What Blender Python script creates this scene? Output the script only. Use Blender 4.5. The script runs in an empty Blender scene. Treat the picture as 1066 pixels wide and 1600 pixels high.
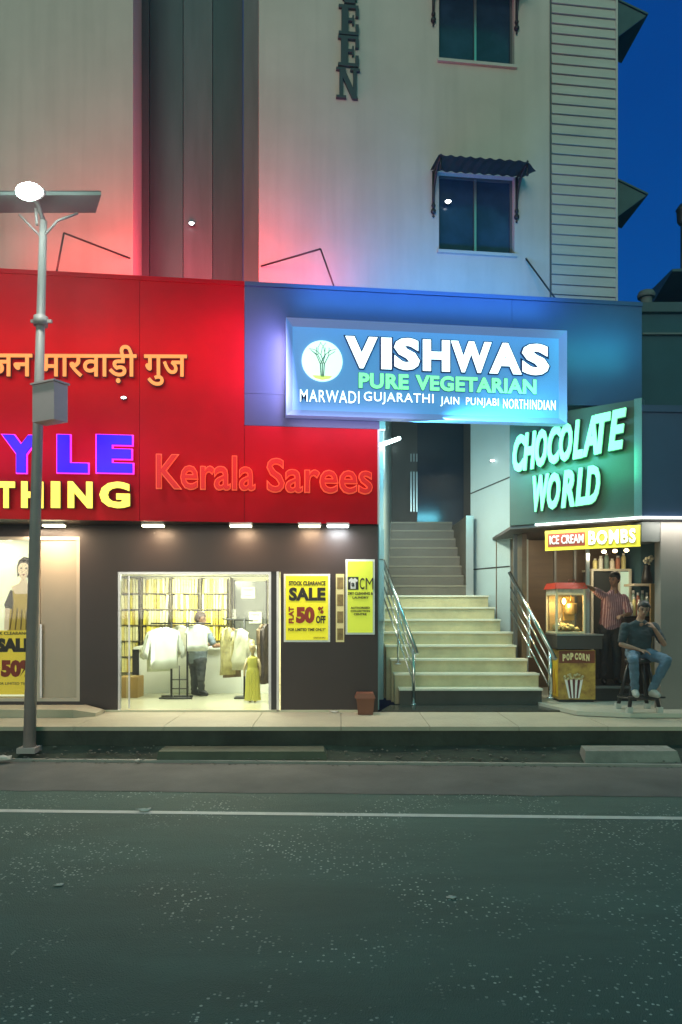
import bpy, bmesh, math, random
from mathutils import Vector, Matrix, noise
random.seed(7)
SC = bpy.context.scene
COL = SC.collection
F = 1155.0          # focal length in photo pixels (photo 1066 x 1600)
HC = 2.0            # camera height over the road
CAM = Vector((0, 0, HC))

# ------------------------------------------------------------------ camera
cd = bpy.data.cameras.new('camera')
cd.sensor_fit = 'VERTICAL'; cd.sensor_height = 36.0
cd.lens = F / 1600 * 36.0
cd.shift_y = 150 / 1600.0
cd.clip_start = 0.05; cd.clip_end = 600
cam = bpy.data.objects.new('camera', cd); COL.objects.link(cam)
cam.location = CAM; cam.rotation_euler = (math.radians(90), 0, 0)
SC.camera = cam

# ------------------------------------------------------------------ world: clear dusk sky
W = bpy.data.worlds.new('World'); SC.world = W; W.use_nodes = True
wn = W.node_tree.nodes; wl = W.node_tree.links; wn.clear()
wo = wn.new('ShaderNodeOutputWorld'); bg = wn.new('ShaderNodeBackground')
tc = wn.new('ShaderNodeTexCoord'); sp = wn.new('ShaderNodeSeparateXYZ'); rp = wn.new('ShaderNodeValToRGB')
nz = wn.new('ShaderNodeTexNoise'); nz.inputs['Scale'].default_value = 2.2; nz.inputs['Detail'].default_value = 5
mx = wn.new('ShaderNodeMath'); mx.operation = 'MULTIPLY_ADD'; mx.inputs[1].default_value = 0.6
wl.new(tc.outputs['Generated'], sp.inputs[0]); wl.new(tc.outputs['Generated'], nz.inputs['Vector'])
wl.new(nz.outputs['Fac'], mx.inputs[0]); wl.new(sp.outputs['Z'], mx.inputs[2])
wl.new(mx.outputs[0], rp.inputs[0])
cr = rp.color_ramp
cr.elements[0].position = 0.10; cr.elements[0].color = (0.003, 0.13, 0.30, 1)
cr.elements[1].position = 0.95; cr.elements[1].color = (0.001, 0.045, 0.24, 1)
e = cr.elements.new(0.42); e.color = (0.001, 0.095, 0.40, 1)
yr = wn.new('ShaderNodeMapRange'); yr.inputs[1].default_value = .25; yr.inputs[2].default_value = -.75; wl.new(sp.outputs['Y'], yr.inputs[0])
ym = wn.new('ShaderNodeMix'); ym.data_type = 'RGBA'; ym.inputs[7].default_value = (.002, .40, .29, 1)
wl.new(yr.outputs[0], ym.inputs[0]); wl.new(rp.outputs[0], ym.inputs[6])
wl.new(ym.outputs[2], bg.inputs[0]); bg.inputs[1].default_value = 1.0
wl.new(bg.outputs[0], wo.inputs[0])

# soft, broad last light of dusk from behind the camera
sl = bpy.data.lights.new('sun', 'SUN'); sl.energy = 1.45; sl.angle = math.radians(30); sl.color = (1.0, 0.83, 0.71)
so = bpy.data.objects.new('sun', sl); COL.objects.link(so)
so.rotation_euler = (math.radians(87), 0, math.radians(-14))

vs = SC.view_settings
vs.view_transform = 'Standard'; vs.look = 'None'; vs.exposure = 0.0; vs.gamma = 1.0; vs.use_curve_mapping = False
SC.cycles.use_denoising = True
SC.cycles.max_bounces = 8; SC.cycles.transparent_max_bounces = 12
SC.cycles.caustics_reflective = False; SC.cycles.caustics_refractive = False
SC.cycles.sample_clamp_indirect = 4.0

# ------------------------------------------------------------------ materials
MATS = {}
def mat(name, col, rough=0.7, metal=0.0, var=0.0, scale=3.0, bump=0.0, bscale=40.0, spec=0.5, coat=0.0, col2=None, stretch=None):
    if name in MATS: return MATS[name]
    m = bpy.data.materials.new(name); m.use_nodes = True
    n = m.node_tree.nodes; l = m.node_tree.links
    b = n['Principled BSDF']
    b.inputs['Roughness'].default_value = rough; b.inputs['Metallic'].default_value = metal
    b.inputs['Specular IOR Level'].default_value = spec; b.inputs['Coat Weight'].default_value = coat
    b.inputs['Base Color'].default_value = (*col, 1)
    t = n.new('ShaderNodeTexCoord')
    src = t.outputs['Object']
    if stretch:
        mp = n.new('ShaderNodeMapping'); mp.inputs['Scale'].default_value = stretch
        l.new(src, mp.inputs[0]); src = mp.outputs[0]
    if var > 0:
        z = n.new('ShaderNodeTexNoise'); z.inputs['Scale'].default_value = scale; z.inputs['Detail'].default_value = 6
        z.inputs['Roughness'].default_value = 0.62
        r = n.new('ShaderNodeValToRGB'); r.color_ramp.elements[0].position = 0.3; r.color_ramp.elements[1].position = 0.7
        c2 = col2 if col2 else tuple(c * (1 - var) for c in col)
        r.color_ramp.elements[0].color = (*c2, 1); r.color_ramp.elements[1].color = (*col, 1)
        l.new(src, z.inputs['Vector']); l.new(z.outputs['Fac'], r.inputs[0]); l.new(r.outputs[0], b.inputs['Base Color'])
    if bump > 0:
        z2 = n.new('ShaderNodeTexNoise'); z2.inputs['Scale'].default_value = bscale; z2.inputs['Detail'].default_value = 4
        bp = n.new('ShaderNodeBump'); bp.inputs['Strength'].default_value = bump; bp.inputs['Distance'].default_value = 0.01
        l.new(src, z2.inputs['Vector']); l.new(z2.outputs['Fac'], bp.inputs['Height']); l.new(bp.outputs[0], b.inputs['Normal'])
    MATS[name] = m
    return m
def emi(name, col, s, base=None):
    if name in MATS: return MATS[name]
    m = bpy.data.materials.new(name); m.use_nodes = True
    b = m.node_tree.nodes['Principled BSDF']
    b.inputs['Base Color'].default_value = (*(base or col), 1)
    b.inputs['Emission Color'].default_value = (*col, 1); b.inputs['Emission Strength'].default_value = s
    b.inputs['Roughness'].default_value = 0.5
    MATS[name] = m
    return m
def glass(name, tint=(0.9, 0.95, 0.93), refl=0.09):
    if name in MATS: return MATS[name]
    m = bpy.data.materials.new(name); m.use_nodes = True
    n = m.node_tree.nodes; l = m.node_tree.links; n.clear()
    o = n.new('ShaderNodeOutputMaterial'); mi = n.new('ShaderNodeMixShader'); t = n.new('ShaderNodeBsdfTransparent'); g = n.new('ShaderNodeBsdfGlossy')
    lw = n.new('ShaderNodeLayerWeight'); lw.inputs[0].default_value = 0.3
    mm = n.new('ShaderNodeMath'); mm.operation = 'MULTIPLY_ADD'; mm.inputs[1].default_value = 0.22; mm.inputs[2].default_value = refl * 0.4
    l.new(lw.outputs['Fresnel'], mm.inputs[0])
    t.inputs[0].default_value = (*tint, 1); g.inputs['Roughness'].default_value = 0.03
    l.new(mm.outputs[0], mi.inputs[0]); l.new(t.outputs[0], mi.inputs[1]); l.new(g.outputs[0], mi.inputs[2]); l.new(mi.outputs[0], o.inputs[0])
    MATS[name] = m
    return m

def plaster_mat():
    m = bpy.data.materials.new('cream_plaster'); m.use_nodes = True
    n = m.node_tree.nodes; l = m.node_tree.links; b = n['Principled BSDF']; b.inputs['Roughness'].default_value = 0.85
    t = n.new('ShaderNodeTexCoord')
    a = n.new('ShaderNodeTexNoise'); a.inputs['Scale'].default_value = 0.7; a.inputs['Detail'].default_value = 8; a.inputs['Roughness'].default_value = 0.65
    mp = n.new('ShaderNodeMapping'); mp.inputs['Scale'].default_value = (3.5, 3.5, 0.22)
    s = n.new('ShaderNodeTexNoise'); s.inputs['Scale'].default_value = 1.6; s.inputs['Detail'].default_value = 6
    r1 = n.new('ShaderNodeValToRGB'); r1.color_ramp.elements[0].position = .3; r1.color_ramp.elements[1].position = .72
    r1.color_ramp.elements[0].color = (.47, .44, .385, 1); r1.color_ramp.elements[1].color = (.56, .52, .46, 1)
    r2 = n.new('ShaderNodeValToRGB'); r2.color_ramp.elements[0].position = .28; r2.color_ramp.elements[1].position = .55
    r2.color_ramp.elements[0].color = (.86, .865, .86, 1); r2.color_ramp.elements[1].color = (1, 1, 1, 1)
    x = n.new('ShaderNodeMix'); x.data_type = 'RGBA'; x.blend_type = 'MULTIPLY'; x.inputs[0].default_value = .7
    l.new(t.outputs['Object'], a.inputs['Vector']); l.new(t.outputs['Object'], mp.inputs[0]); l.new(mp.outputs[0], s.inputs['Vector'])
    l.new(a.outputs['Fac'], r1.inputs[0]); l.new(s.outputs['Fac'], r2.inputs[0])
    l.new(r1.outputs[0], x.inputs[6]); l.new(r2.outputs[0], x.inputs[7]); l.new(x.outputs[2], b.inputs['Base Color'])
    z = n.new('ShaderNodeTexNoise'); z.inputs['Scale'].default_value = 60; bp = n.new('ShaderNodeBump'); bp.inputs['Strength'].default_value = .15; bp.inputs['Distance'].default_value = .01
    l.new(t.outputs['Object'], z.inputs['Vector']); l.new(z.outputs['Fac'], bp.inputs['Height']); l.new(bp.outputs[0], b.inputs['Normal'])
    return m
def asphalt_mat():
    m = bpy.data.materials.new('asphalt'); m.use_nodes = True
    n = m.node_tree.nodes; l = m.node_tree.links; b = n['Principled BSDF']; b.inputs['Specular IOR Level'].default_value = .50
    t = n.new('ShaderNodeTexCoord')
    a = n.new('ShaderNodeTexNoise'); a.inputs['Scale'].default_value = 0.75; a.inputs['Detail'].default_value = 10; a.inputs['Roughness'].default_value = 0.72
    r1 = n.new('ShaderNodeValToRGB'); r1.color_ramp.elements[0].position = .34; r1.color_ramp.elements[1].position = .66
    r1.color_ramp.elements[0].color = (.034, .086, .068, 1); r1.color_ramp.elements[1].color = (.096, .168, .134, 1)
    v = n.new('ShaderNodeTexVoronoi'); v.inputs['Scale'].default_value = 40
    # pale stones in the worn surface
    pr = n.new('ShaderNodeSeparateColor'); l.new(v.outputs['Color'], pr.inputs[0])
    gt = n.new('ShaderNodeMath'); gt.operation = 'GREATER_THAN'; gt.inputs[1].default_value = .80
    l.new(pr.outputs[0], gt.inputs[0])
    dk = n.new('ShaderNodeMath'); dk.operation = 'LESS_THAN'; dk.inputs[1].default_value = .36; l.new(v.outputs['Distance'], dk.inputs[0])
    mu = n.new('ShaderNodeMath'); mu.operation = 'MULTIPLY'; l.new(gt.outputs[0], mu.inputs[0]); l.new(dk.outputs[0], mu.inputs[1])
    w2 = n.new('ShaderNodeTexNoise'); w2.inputs['Scale'].default_value = 1.1; w2.inputs['Detail'].default_value = 5
    wr = n.new('ShaderNodeMapRange'); wr.inputs[1].default_value = .46; wr.inputs[2].default_value = .62; l.new(w2.outputs['Fac'], wr.inputs[0])
    m3 = n.new('ShaderNodeMath'); m3.operation = 'MULTIPLY'; l.new(mu.outputs[0], m3.inputs[0]); l.new(wr.outputs[0], m3.inputs[1])
    x = n.new('ShaderNodeMix'); x.data_type = 'RGBA'; x.inputs[7].default_value = (.60, .68, .60, 1)
    mp = n.new('ShaderNodeMapping'); mp.inputs['Scale'].default_value = (.45, 1.5, 1); l.new(t.outputs['Object'], mp.inputs[0]); l.new(mp.outputs[0], a.inputs['Vector']); l.new(t.outputs['Object'], v.inputs['Vector']); l.new(t.outputs['Object'], w2.inputs['Vector'])
    l.new(a.outputs['Fac'], r1.inputs[0]); l.new(r1.outputs[0], x.inputs[6]); l.new(m3.outputs[0], x.inputs[0])
    l.new(x.outputs[2], b.inputs['Base Color'])
    rr = n.new('ShaderNodeMapRange'); rr.inputs[3].default_value = .45; rr.inputs[4].default_value = .85; l.new(a.outputs['Fac'], rr.inputs[0]); l.new(rr.outputs[0], b.inputs['Roughness'])
    v2 = n.new('ShaderNodeTexVoronoi'); v2.inputs['Scale'].default_value = 120; l.new(t.outputs['Object'], v2.inputs['Vector'])
    bp = n.new('ShaderNodeBump'); bp.inputs['Strength'].default_value = .9; bp.inputs['Distance'].default_value = .012
    l.new(v2.outputs['Distance'], bp.inputs['Height']); l.new(bp.outputs[0], b.inputs['Normal'])
    return m
PLASTER = plaster_mat(); ASPHALT = asphalt_mat()

# ------------------------------------------------------------------ object helpers
LOC = {}
def wloc(o): return LOC.get(o.name, Vector((0, 0, 0)))
def tag(o, label=None, cat=None, group=None, kind=None):
    if label: o['label'] = label
    if cat: o['category'] = cat
    if group: o['group'] = group
    if kind: o['kind'] = kind
    return o
def thing(name, loc, label, cat, group=None):
    o = bpy.data.objects.new(name, None); COL.objects.link(o); o.empty_display_size = .1
    o.location = loc; LOC[o.name] = Vector(loc)
    return tag(o, label, cat, group)
def add_light(name, kind, loc, energy, color, parent=None, size=.1, size_y=None, target=None, spot=None):
    d = bpy.data.lights.new(name, kind); d.energy = energy; d.color = color
    if kind == 'AREA':
        d.shape = 'RECTANGLE' if size_y else 'SQUARE'; d.size = size
        if size_y: d.size_y = size_y
    else: d.shadow_soft_size = size
    if kind == 'SPOT': d.spot_size = spot or 2.0; d.spot_blend = .8
    o = bpy.data.objects.new(name, d); COL.objects.link(o)
    p = wloc(parent) if parent else Vector((0, 0, 0))
    if parent: o.parent = parent
    o.location = Vector(loc) - p
    if target is not None:
        o.rotation_euler = (Vector(target) - Vector(loc)).to_track_quat('-Z', 'Y').to_euler()
    return o

class MB:
    """collects shapes in world coordinates; build() links them as ONE mesh object"""
    def __init__(s): s.bm = bmesh.new()
    def face(s, pts, mi=0):
        f = s.bm.faces.new([s.bm.verts.new(p) for p in pts]); f.material_index = mi; return s
    def hexa(s, a, b, mi=0):
        va = [s.bm.verts.new(p) for p in a]; vb = [s.bm.verts.new(p) for p in b]; n = len(va)
        fs = [s.bm.faces.new(list(reversed(va))), s.bm.faces.new(vb)]
        for i in range(n): fs.append(s.bm.faces.new([va[i], va[(i + 1) % n], vb[(i + 1) % n], vb[i]]))
        for f in fs: f.material_index = mi
        return s
    def box(s, x0, x1, y0, y1, z0, z1, mi=0):
        return s.hexa([(x0, y0, z0), (x1, y0, z0), (x1, y1, z0), (x0, y1, z0)], [(x0, y0, z1), (x1, y0, z1), (x1, y1, z1), (x0, y1, z1)], mi)
    def prism(s, pts, vec, mi=0):
        v = Vector(vec); return s.hexa([Vector(p) for p in pts], [Vector(p) + v for p in pts], mi)
    def pbox(s, pl, s0, s1, z0, z1, o0, o1, mi=0):
        """box on a plane: along s, height z, offset o (towards the viewer positive)"""
        return s.hexa([pl.pt(s0, z0, o0), pl.pt(s1, z0, o0), pl.pt(s1, z1, o0), pl.pt(s0, z1, o0)],
                      [pl.pt(s0, z0, o1), pl.pt(s1, z0, o1), pl.pt(s1, z1, o1), pl.pt(s0, z1, o1)], mi)
    def tube(s, pts, r, n=10, cap=True, mi=0):
        pts = [Vector(p) for p in pts]; rs = r if isinstance(r, (list, tuple)) else [r] * len(pts)
        rings = []; up = None
        for i, p in enumerate(pts):
            d = (pts[min(i + 1, len(pts) - 1)] - pts[max(i - 1, 0)]).normalized()
            if up is None:
                up = Vector((0, 0, 1)) if abs(d.z) < .9 else Vector((1, 0, 0))
            a = d.cross(up).normalized(); b = a.cross(d).normalized(); up = b
            rings.append([s.bm.verts.new(p + (a * math.cos(t) + b * math.sin(t)) * rs[i]) for t in [2 * math.pi * k / n for k in range(n)]])
        for i in range(len(rings) - 1):
            for k in range(n):
                f = s.bm.faces.new([rings[i][k], rings[i][(k + 1) % n], rings[i + 1][(k + 1) % n], rings[i + 1][k]]); f.material_index = mi; f.smooth = True
        if cap:
            f = s.bm.faces.new(list(reversed(rings[0]))); f.material_index = mi
            f = s.bm.faces.new(rings[-1]); f.material_index = mi
        return s
    def lathe(s, c, prof, n=20, mi=0, sx=1, sy=1):
        c = Vector(c); rings = []
        for r, z in prof:
            rings.append([s.bm.verts.new(c + Vector((r * sx * math.cos(2 * math.pi * k / n), r * sy * math.sin(2 * math.pi * k / n), z))) for k in range(n)])
        for i in range(len(rings) - 1):
            for k in range(n):
                f = s.bm.faces.new([rings[i][k], rings[i][(k + 1) % n], rings[i + 1][(k + 1) % n], rings[i + 1][k]]); f.smooth = True; f.material_index = mi
        s.bm.faces.new(list(reversed(rings[0]))).material_index = mi; s.bm.faces.new(rings[-1]).material_index = mi
        return s
    def ball(s, c, r, seg=12, mi=0):
        r = r if isinstance(r, (tuple, list)) else (r, r, r)
        M = Matrix.Translation(Vector(c)) @ Matrix.Diagonal((*r, 1))
        g = bmesh.ops.create_uvsphere(s.bm, u_segments=seg, v_segments=max(6, seg // 2), radius=1, matrix=M)
        for v in g['verts']:
            for f in v.link_faces: f.smooth = True; f.material_index = mi
        return s
    def hull(s, spheres, sub=2):
        """convex hull of spheres [(centre, radius or (rx,ry,rz))]"""
        t = bmesh.new()
        for c, r in spheres:
            r = r if isinstance(r, (tuple, list)) else (r, r, r)
            bmesh.ops.create_icosphere(t, subdivisions=sub, radius=1, matrix=Matrix.Translation(Vector(c)) @ Matrix.Diagonal((*r, 1)))
        co = [v.co.copy() for v in t.verts]; t.free(); t = bmesh.new()
        vs = [t.verts.new(c) for c in co]
        bmesh.ops.convex_hull(t, input=vs)
        mp = {}
        for f in t.faces:
            nv = []
            for v in f.verts:
                if v not in mp: mp[v] = s.bm.verts.new(v.co)
                nv.append(mp[v])
            s.bm.faces.new(nv).smooth = True
        t.free()
        return s
    def build(s, name, m, parent=None, bevel=0.0, label=None, cat=None, group=None, kind=None, origin=None, seg=2):
        bm = s.bm
        if bevel > 0:
            es = [e for e in bm.edges if len(e.link_faces) == 2 and e.calc_face_angle(0) > .5]
            bmesh.ops.bevel(bm, geom=es, offset=bevel, segments=seg, affect='EDGES', profile=.5)
        bmesh.ops.recalc_face_normals(bm, faces=bm.faces)
        me = bpy.data.meshes.new(name)
        if parent is not None: base = wloc(parent)
        elif origin is not None: base = Vector(origin)
        else:
            xs = [v.co.x for v in bm.verts]; ys = [v.co.y for v in bm.verts]; zs = [v.co.z for v in bm.verts]
            base = Vector(((min(xs) + max(xs)) / 2, (min(ys) + max(ys)) / 2, min(zs)))
        bmesh.ops.translate(bm, verts=bm.verts, vec=-base)
        bm.to_mesh(me); bm.free()
        for k in (m if isinstance(m, (list, tuple)) else [m]): me.materials.append(k)
        o = bpy.data.objects.new(name, me); COL.objects.link(o)
        if parent is not None: o.parent = parent
        else: o.location = base
        LOC[o.name] = base
        return tag(o, label, cat, group, kind)

class Plane:
    def __init__(s, p, q):
        s.p0 = Vector((p[0], p[1], 0)); d = Vector((q[0] - p[0], q[1] - p[1], 0)); s.L = d.length; s.u = d.normalized()
        s.n = Vector((s.u.y, -s.u.x, 0))
    def off(s, o):
        a = s.p0 + s.n * o; b = a + s.u * s.L; return Plane((a.x, a.y), (b.x, b.y))
    def pt(s, a, z, o=0): v = s.p0 + s.u * a + s.n * o; return Vector((v.x, v.y, z))
    def at(s, px, py):
        r = Vector(((px - 533) / F, 1, (950 - py) / F)); t = (s.p0 - Vector((CAM.x, CAM.y, 0))).dot(s.n) / r.dot(s.n)
        return CAM + r * t
    def st(s, px, py):
        v = s.at(px, py); return (v - s.p0).dot(s.u), v.z
    def s_(s, px): return s.st(px, 900)[0]

def wp(px, py, D): return Vector(((px - 533) / F * D, D, HC + (950 - py) / F * D))

def text_verts(body, bold=0.0, shear=0.0, space=1.0, font_scale=1.0):
    c = bpy.data.curves.new('lettering_curve', 'FONT'); c.body = body; c.offset = bold; c.shear = shear; c.space_character = space; c.extrude = .5
    c.resolution_u = 3; c.align_x = 'CENTER' if '\n' in body else 'LEFT'
    o = bpy.data.objects.new('lettering_curve', c); COL.objects.link(o)
    dg = bpy.context.evaluated_depsgraph_get()
    me = bpy.data.meshes.new_from_object(o.evaluated_get(dg))
    bm = bmesh.new(); bm.from_mesh(me)
    bpy.data.objects.remove(o); bpy.data.curves.remove(c); bpy.data.meshes.remove(me)
    return bm
def bounds(bm):
    return (min(v.co.x for v in bm.verts), max(v.co.x for v in bm.verts), min(v.co.y for v in bm.verts), max(v.co.y for v in bm.verts))
def lettering(pl, body, s0, s1, z0, z1, off, depth, m, parent, bold=0.0, shear=0.0, space=1.0, back=None, backm=None, slope=0.0, name='lettering', label=None):
    """text filling the rectangle s0..s1, z0..z1 of plane pl; slope raises it along s"""
    jobs = [(bold, m, off, depth, name)]
    ref = None
    if back: jobs.append((bold + back, backm, off - .002, depth * .55, name + '_outline'))
    for bo, mm, of, dp, nm in jobs:
        bm = text_verts(body, bo, shear, space)
        if ref is None: ref = bounds(bm)
        a, b, c, d = ref
        # shift each loose piece a hair so that overlapping strokes never share a plane
        seen = set(); k = 0
        for v in bm.verts:
            if v in seen: continue
            st = [v]; isl = []
            seen.add(v)
            while st:
                x = st.pop(); isl.append(x)
                for e2 in x.link_edges:
                    y = e2.other_vert(x)
                    if y not in seen: seen.add(y); st.append(y)
            for x in isl:
                ss = s0 + (x.co.x - a) / (b - a) * (s1 - s0); zz = z0 + (x.co.y - c) / (d - c) * (z1 - z0) + slope * (ss - s0)
                x.co = pl.pt(ss, zz, of + (x.co.z + .5) * dp + (k % 7) * .0004)
            k += 1
        mb = MB(); mb.bm.free(); mb.bm = bm
        mb.build(nm, mm, parent)
def lettering_px(pl, body, x0, x1, y0, y1, off, depth, m, parent, **k):
    a = pl.st(x0, y1); b = pl.st(x1, y1); t = pl.st(x0, y0)
    h = t[1] - a[1]
    sl = (b[1] - a[1]) / (b[0] - a[0]) if k.pop('follow', False) else 0
    lettering(pl, body, a[0], b[0], a[1], a[1] + h, off, depth, m, parent, slope=sl, **k)

def copy_tree(root, loc, label=None, group=None):
    r = root.copy(); COL.objects.link(r); r.location = loc; LOC[r.name] = Vector(loc)
    if label: r['label'] = label
    if group: r['group'] = group
    def rec(src, dst):
        for ch in list(src.children):
            c = ch.copy(); COL.objects.link(c); c.parent = dst; rec(ch, c)
    rec(root, r)
    return r

# ------------------------------------------------------------------ shared planes
FAS = Plane((-4.89, 10.6), (4.33, 11.72))
UP = FAS.off(-.62)
SHOP = Plane((-6, 11.4), (6, 11.4))
CHOC = Plane((2.83, 12.4), (4.52, 11.13))
RF = Plane((4.52, 11.13), (7.5, 11.3))
ZP = .40      # pavement
ZF = .43      # shop floors

# ------------------------------------------------------------------ materials used
M = dict(
    red=mat('red_panel', (.56, .0012, .012), .55, var=.28, scale=.9, spec=.12),
    grey=mat('grey_panel', (.06, .085, .18), .42, var=.15, scale=1.2),
    dark=mat('dark_cladding', (.026, .015, .013), .42, var=.25, scale=1.3),
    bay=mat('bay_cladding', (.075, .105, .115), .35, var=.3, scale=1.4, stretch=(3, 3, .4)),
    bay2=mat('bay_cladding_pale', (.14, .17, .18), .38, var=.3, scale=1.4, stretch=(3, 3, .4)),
    side=mat('side_plaster', (.16, .19, .19), .8, var=.25, scale=1.0),
    white=mat('white_paint', (.74, .76, .74), .45, var=.05, scale=2),
    pillar=mat('white_column_cladding', (.46, .56, .57), .35, var=.06, scale=2),
    siding=mat('siding_board', (.50, .49, .44), .7, var=.15, scale=2.2, stretch=(.6, .6, 4)),
    seam=mat('dark_seam', (.02, .02, .02), .6),
    frame=mat('dark_window_frame', (.09, .10, .10), .4),
    alu=mat('aluminium', (.50, .52, .52), .32, metal=.9),
    pane=mat('window_glass', (.028, .062, .115), .18, spec=.35, var=.5, scale=2.5),
    awn=mat('awning_sheet', (.055, .10, .105), .5, var=.3, scale=4),
    iron=mat('black_iron', (.025, .028, .028), .5, metal=.4),
    steel=mat('stainless_steel', (.62, .64, .62), .22, metal=1.0, bump=.03, bscale=25),
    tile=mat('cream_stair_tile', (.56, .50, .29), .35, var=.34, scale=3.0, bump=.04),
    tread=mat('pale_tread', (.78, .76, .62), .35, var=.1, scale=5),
    tile_dim=mat('dimmed_brown_tile', (.13, .11, .085), .45, var=.25, scale=3),  # upper flight's dimness put into a darker tile colour; parapet's brown too
    darkfloor=mat('dark_granite', (.055, .058, .05), .25, var=.35, scale=3),
    brownwall=mat('brown_plaster', (.10, .085, .08), .6, var=.2, scale=1.5),
    concrete=mat('concrete', (.27, .25, .20), .8, var=.22, scale=2.5, bump=.25),
    pave=mat('pavement_tile', (.46, .41, .30), .6, var=.2, scale=1.6, bump=.15),
    moss=mat('mossy_concrete', (.048, .058, .042), .85, var=.7, scale=2.2, bump=.4, bscale=18),
    soil=mat('dark_soil', (.045, .062, .042), .95, var=.7, scale=3.0, bump=.6, bscale=22),
    line=mat('road_paint', (.62, .61, .56), .6, var=.25, scale=6),
    edge=mat('kerb_edge', (.34, .32, .28), .8, var=.3, scale=3),
    wood=mat('brown_wood', (.16, .105, .055), .45, var=.35, scale=2.2, stretch=(.5, .5, 5)),
    shopwall=mat('cream_wall', (.78, .74, .52), .6),
    shopfloor=mat('glossy_floor_tile', (.60, .58, .42), .18, var=.1, scale=1.2),
    counter=mat('white_counter', (.80, .82, .76), .35),
    shelfwood=mat('dark_olive_wood', (.085, .068, .02), .5), black=mat('black_metal', (.012, .012, .013), .4),
    glass=glass('shop_glass'), clear=glass('clear_glass', (.97, .97, .94), .04),
    pole=mat('galvanised_pole', (.34, .30, .285), .5, metal=.0, var=.15, scale=4),
    solar=mat('solar_panel', (.03, .035, .045), .25), panel_under=mat('panel_underside', (.22, .23, .22), .6),
    box=mat('grey_enclosure', (.46, .36, .35), .5, var=.1, scale=3),
    bin=mat('brown_bin_plastic', (.20, .065, .035), .45, var=.15, scale=4),
    skin=mat('skin', (.30, .165, .105), .5, var=.12, scale=14), hair=mat('black_hair', (.012, .011, .011), .55),
    yellow=mat('yellow_board', (.72, .66, .02), .5), lime=mat('lime_board', (.62, .68, .06), .5),
    inkb=mat('black_ink', (.012, .012, .012), .55), inkr=mat('dark_red_ink', (.30, .025, .01), .55), inkw=mat('white_ink', (.8, .8, .75), .5),
)
E_ = dict(
    white=emi('white_lit_letter', (.70, .95, 1.0), 2.2), green=emi('green_lit_letter', (.22, 1.0, .42), 1.15),
    mint=emi('mint_lit_letter', (.33, 1.0, .55), .95), amber=emi('amber_lit_letter', (1.0, .40, .09), .72, (.6, .3, .08)),
    yellow=emi('yellow_lit_letter', (1.0, .80, .10), 1.15), blue=emi('blue_lit_letter', (.004, .0, 1.0), .85, (.01, .005, .4)),
    rededge=emi('red_lit_edge', (1.0, .15, .06), .42), redface=emi('red_letter_face', (.7, .012, .012), .10),
    box=emi('blue_lightbox', (.055, .28, .66), .72, (.15, .3, .5)), tube=emi('white_tube', (.80, 1.0, .96), 14),
    warm=emi('warm_lens', (1.0, .86, .55), 14), cool=emi('cool_lens', (.92, .97, 1.0), 16), led=emi('led_lens', (.75, 1.0, .94), 90),
    strip=emi('white_led_strip', (.92, 1.0, .96), 2.6), bulb=emi('warm_bulb', (1.0, .72, .30), 20), panel=emi('ceiling_panel_light', (1, .98, .82), 4),
    poster=emi('lit_poster_ground', (.74, .78, .52), .85, (.6, .62, .5)), dot=emi('white_glow_dot', (.9, .97, 1.0), 8),
)

# ------------------------------------------------------------------ ground, road, pavement
road_u = Vector((1, .0, 0))
mb = MB(); mb.face([(-150, -120, -.012), (150, -120, -.012), (150, 180, -.012), (-150, 180, -.012)]); mb.build('ground', M['soil'], kind='structure')
mb = MB()
yk = lambda x: 9.47 - .04 * x          # road edge, a little nearer on the right
N = 60
vs_ = []
mb.face([(-60, -20, 0), (60, -20, 0), (60, yk(60), 0), (-60, yk(-60), 0)])
mb.build('road', ASPHALT, kind='structure', origin=(0, 0, 0))
mb = MB(); yl = lambda x: 7.15 - .04 * x
mb.face([(-60, yl(-60) - .05, .004), (60, yl(60) - .05, .004), (60, yl(60) + .05, .004), (-60, yl(-60) + .05, .004)])
mb.build('road_line', M['line'], kind='structure')
mb = MB(); nn = 120
lo = [mb.bm.verts.new((-30 + 60 * i / nn, 7.95 - .04 * (-30 + 60 * i / nn) + .05 * noise.noise(Vector((i * .8, 0, 0))) + .03 * noise.noise(Vector((i * 2.7, 4, 0))), .004)) for i in range(nn + 1)]
hi = [mb.bm.verts.new((-30 + 60 * i / nn, yk(-30 + 60 * i / nn), .004)) for i in range(nn + 1)]
for i in range(nn): mb.bm.faces.new([lo[i], lo[i + 1], hi[i + 1], hi[i]])
mb.build('road_shoulder', mat('dusty_shoulder', (.165, .155, .143), .8, spec=.12, var=.35, scale=1.3, bump=.35, bscale=60), kind='structure')
mb = MB(); mb.box(-60, 60, 0, .06, 0, .035)
for v in mb.bm.verts: v.co.y += yk(v.co.x) - .03
mb.build('road_edge', M['edge'], kind='structure')
# sloping verge of soil and moss below the pavement wall
mb = MB(); rows = 9; cols = 140
g = [[None] * (cols + 1) for _ in range(rows + 1)]
for j in range(rows + 1):
    for i in range(cols + 1):
        x = -14 + 28 * i / cols; t = j / rows
        y = (yk(x) + .02) * (1 - t) + 10.02 * t
        z = .012 + .13 * t + (.035 * noise.noise(Vector((x * 1.3, y * 3, 0))) + .015 * noise.noise(Vector((x * 5, y * 7, 3)))) * (0 if j == 0 else 1)
        g[j][i] = mb.bm.verts.new((x, y, z))
for j in range(rows):
    for i in range(cols):
        f = mb.bm.faces.new([g[j][i], g[j][i + 1], g[j + 1][i + 1], g[j + 1][i]]); f.smooth = True
mb.build('verge', M['soil'], kind='structure')
mb = MB(); mb.box(-30, 30, 10.0, 11.36, -.01, ZP - .055); mb.build('pavement_wall', M['moss'], kind='structure')
mb = MB()
x = -12.0
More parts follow.
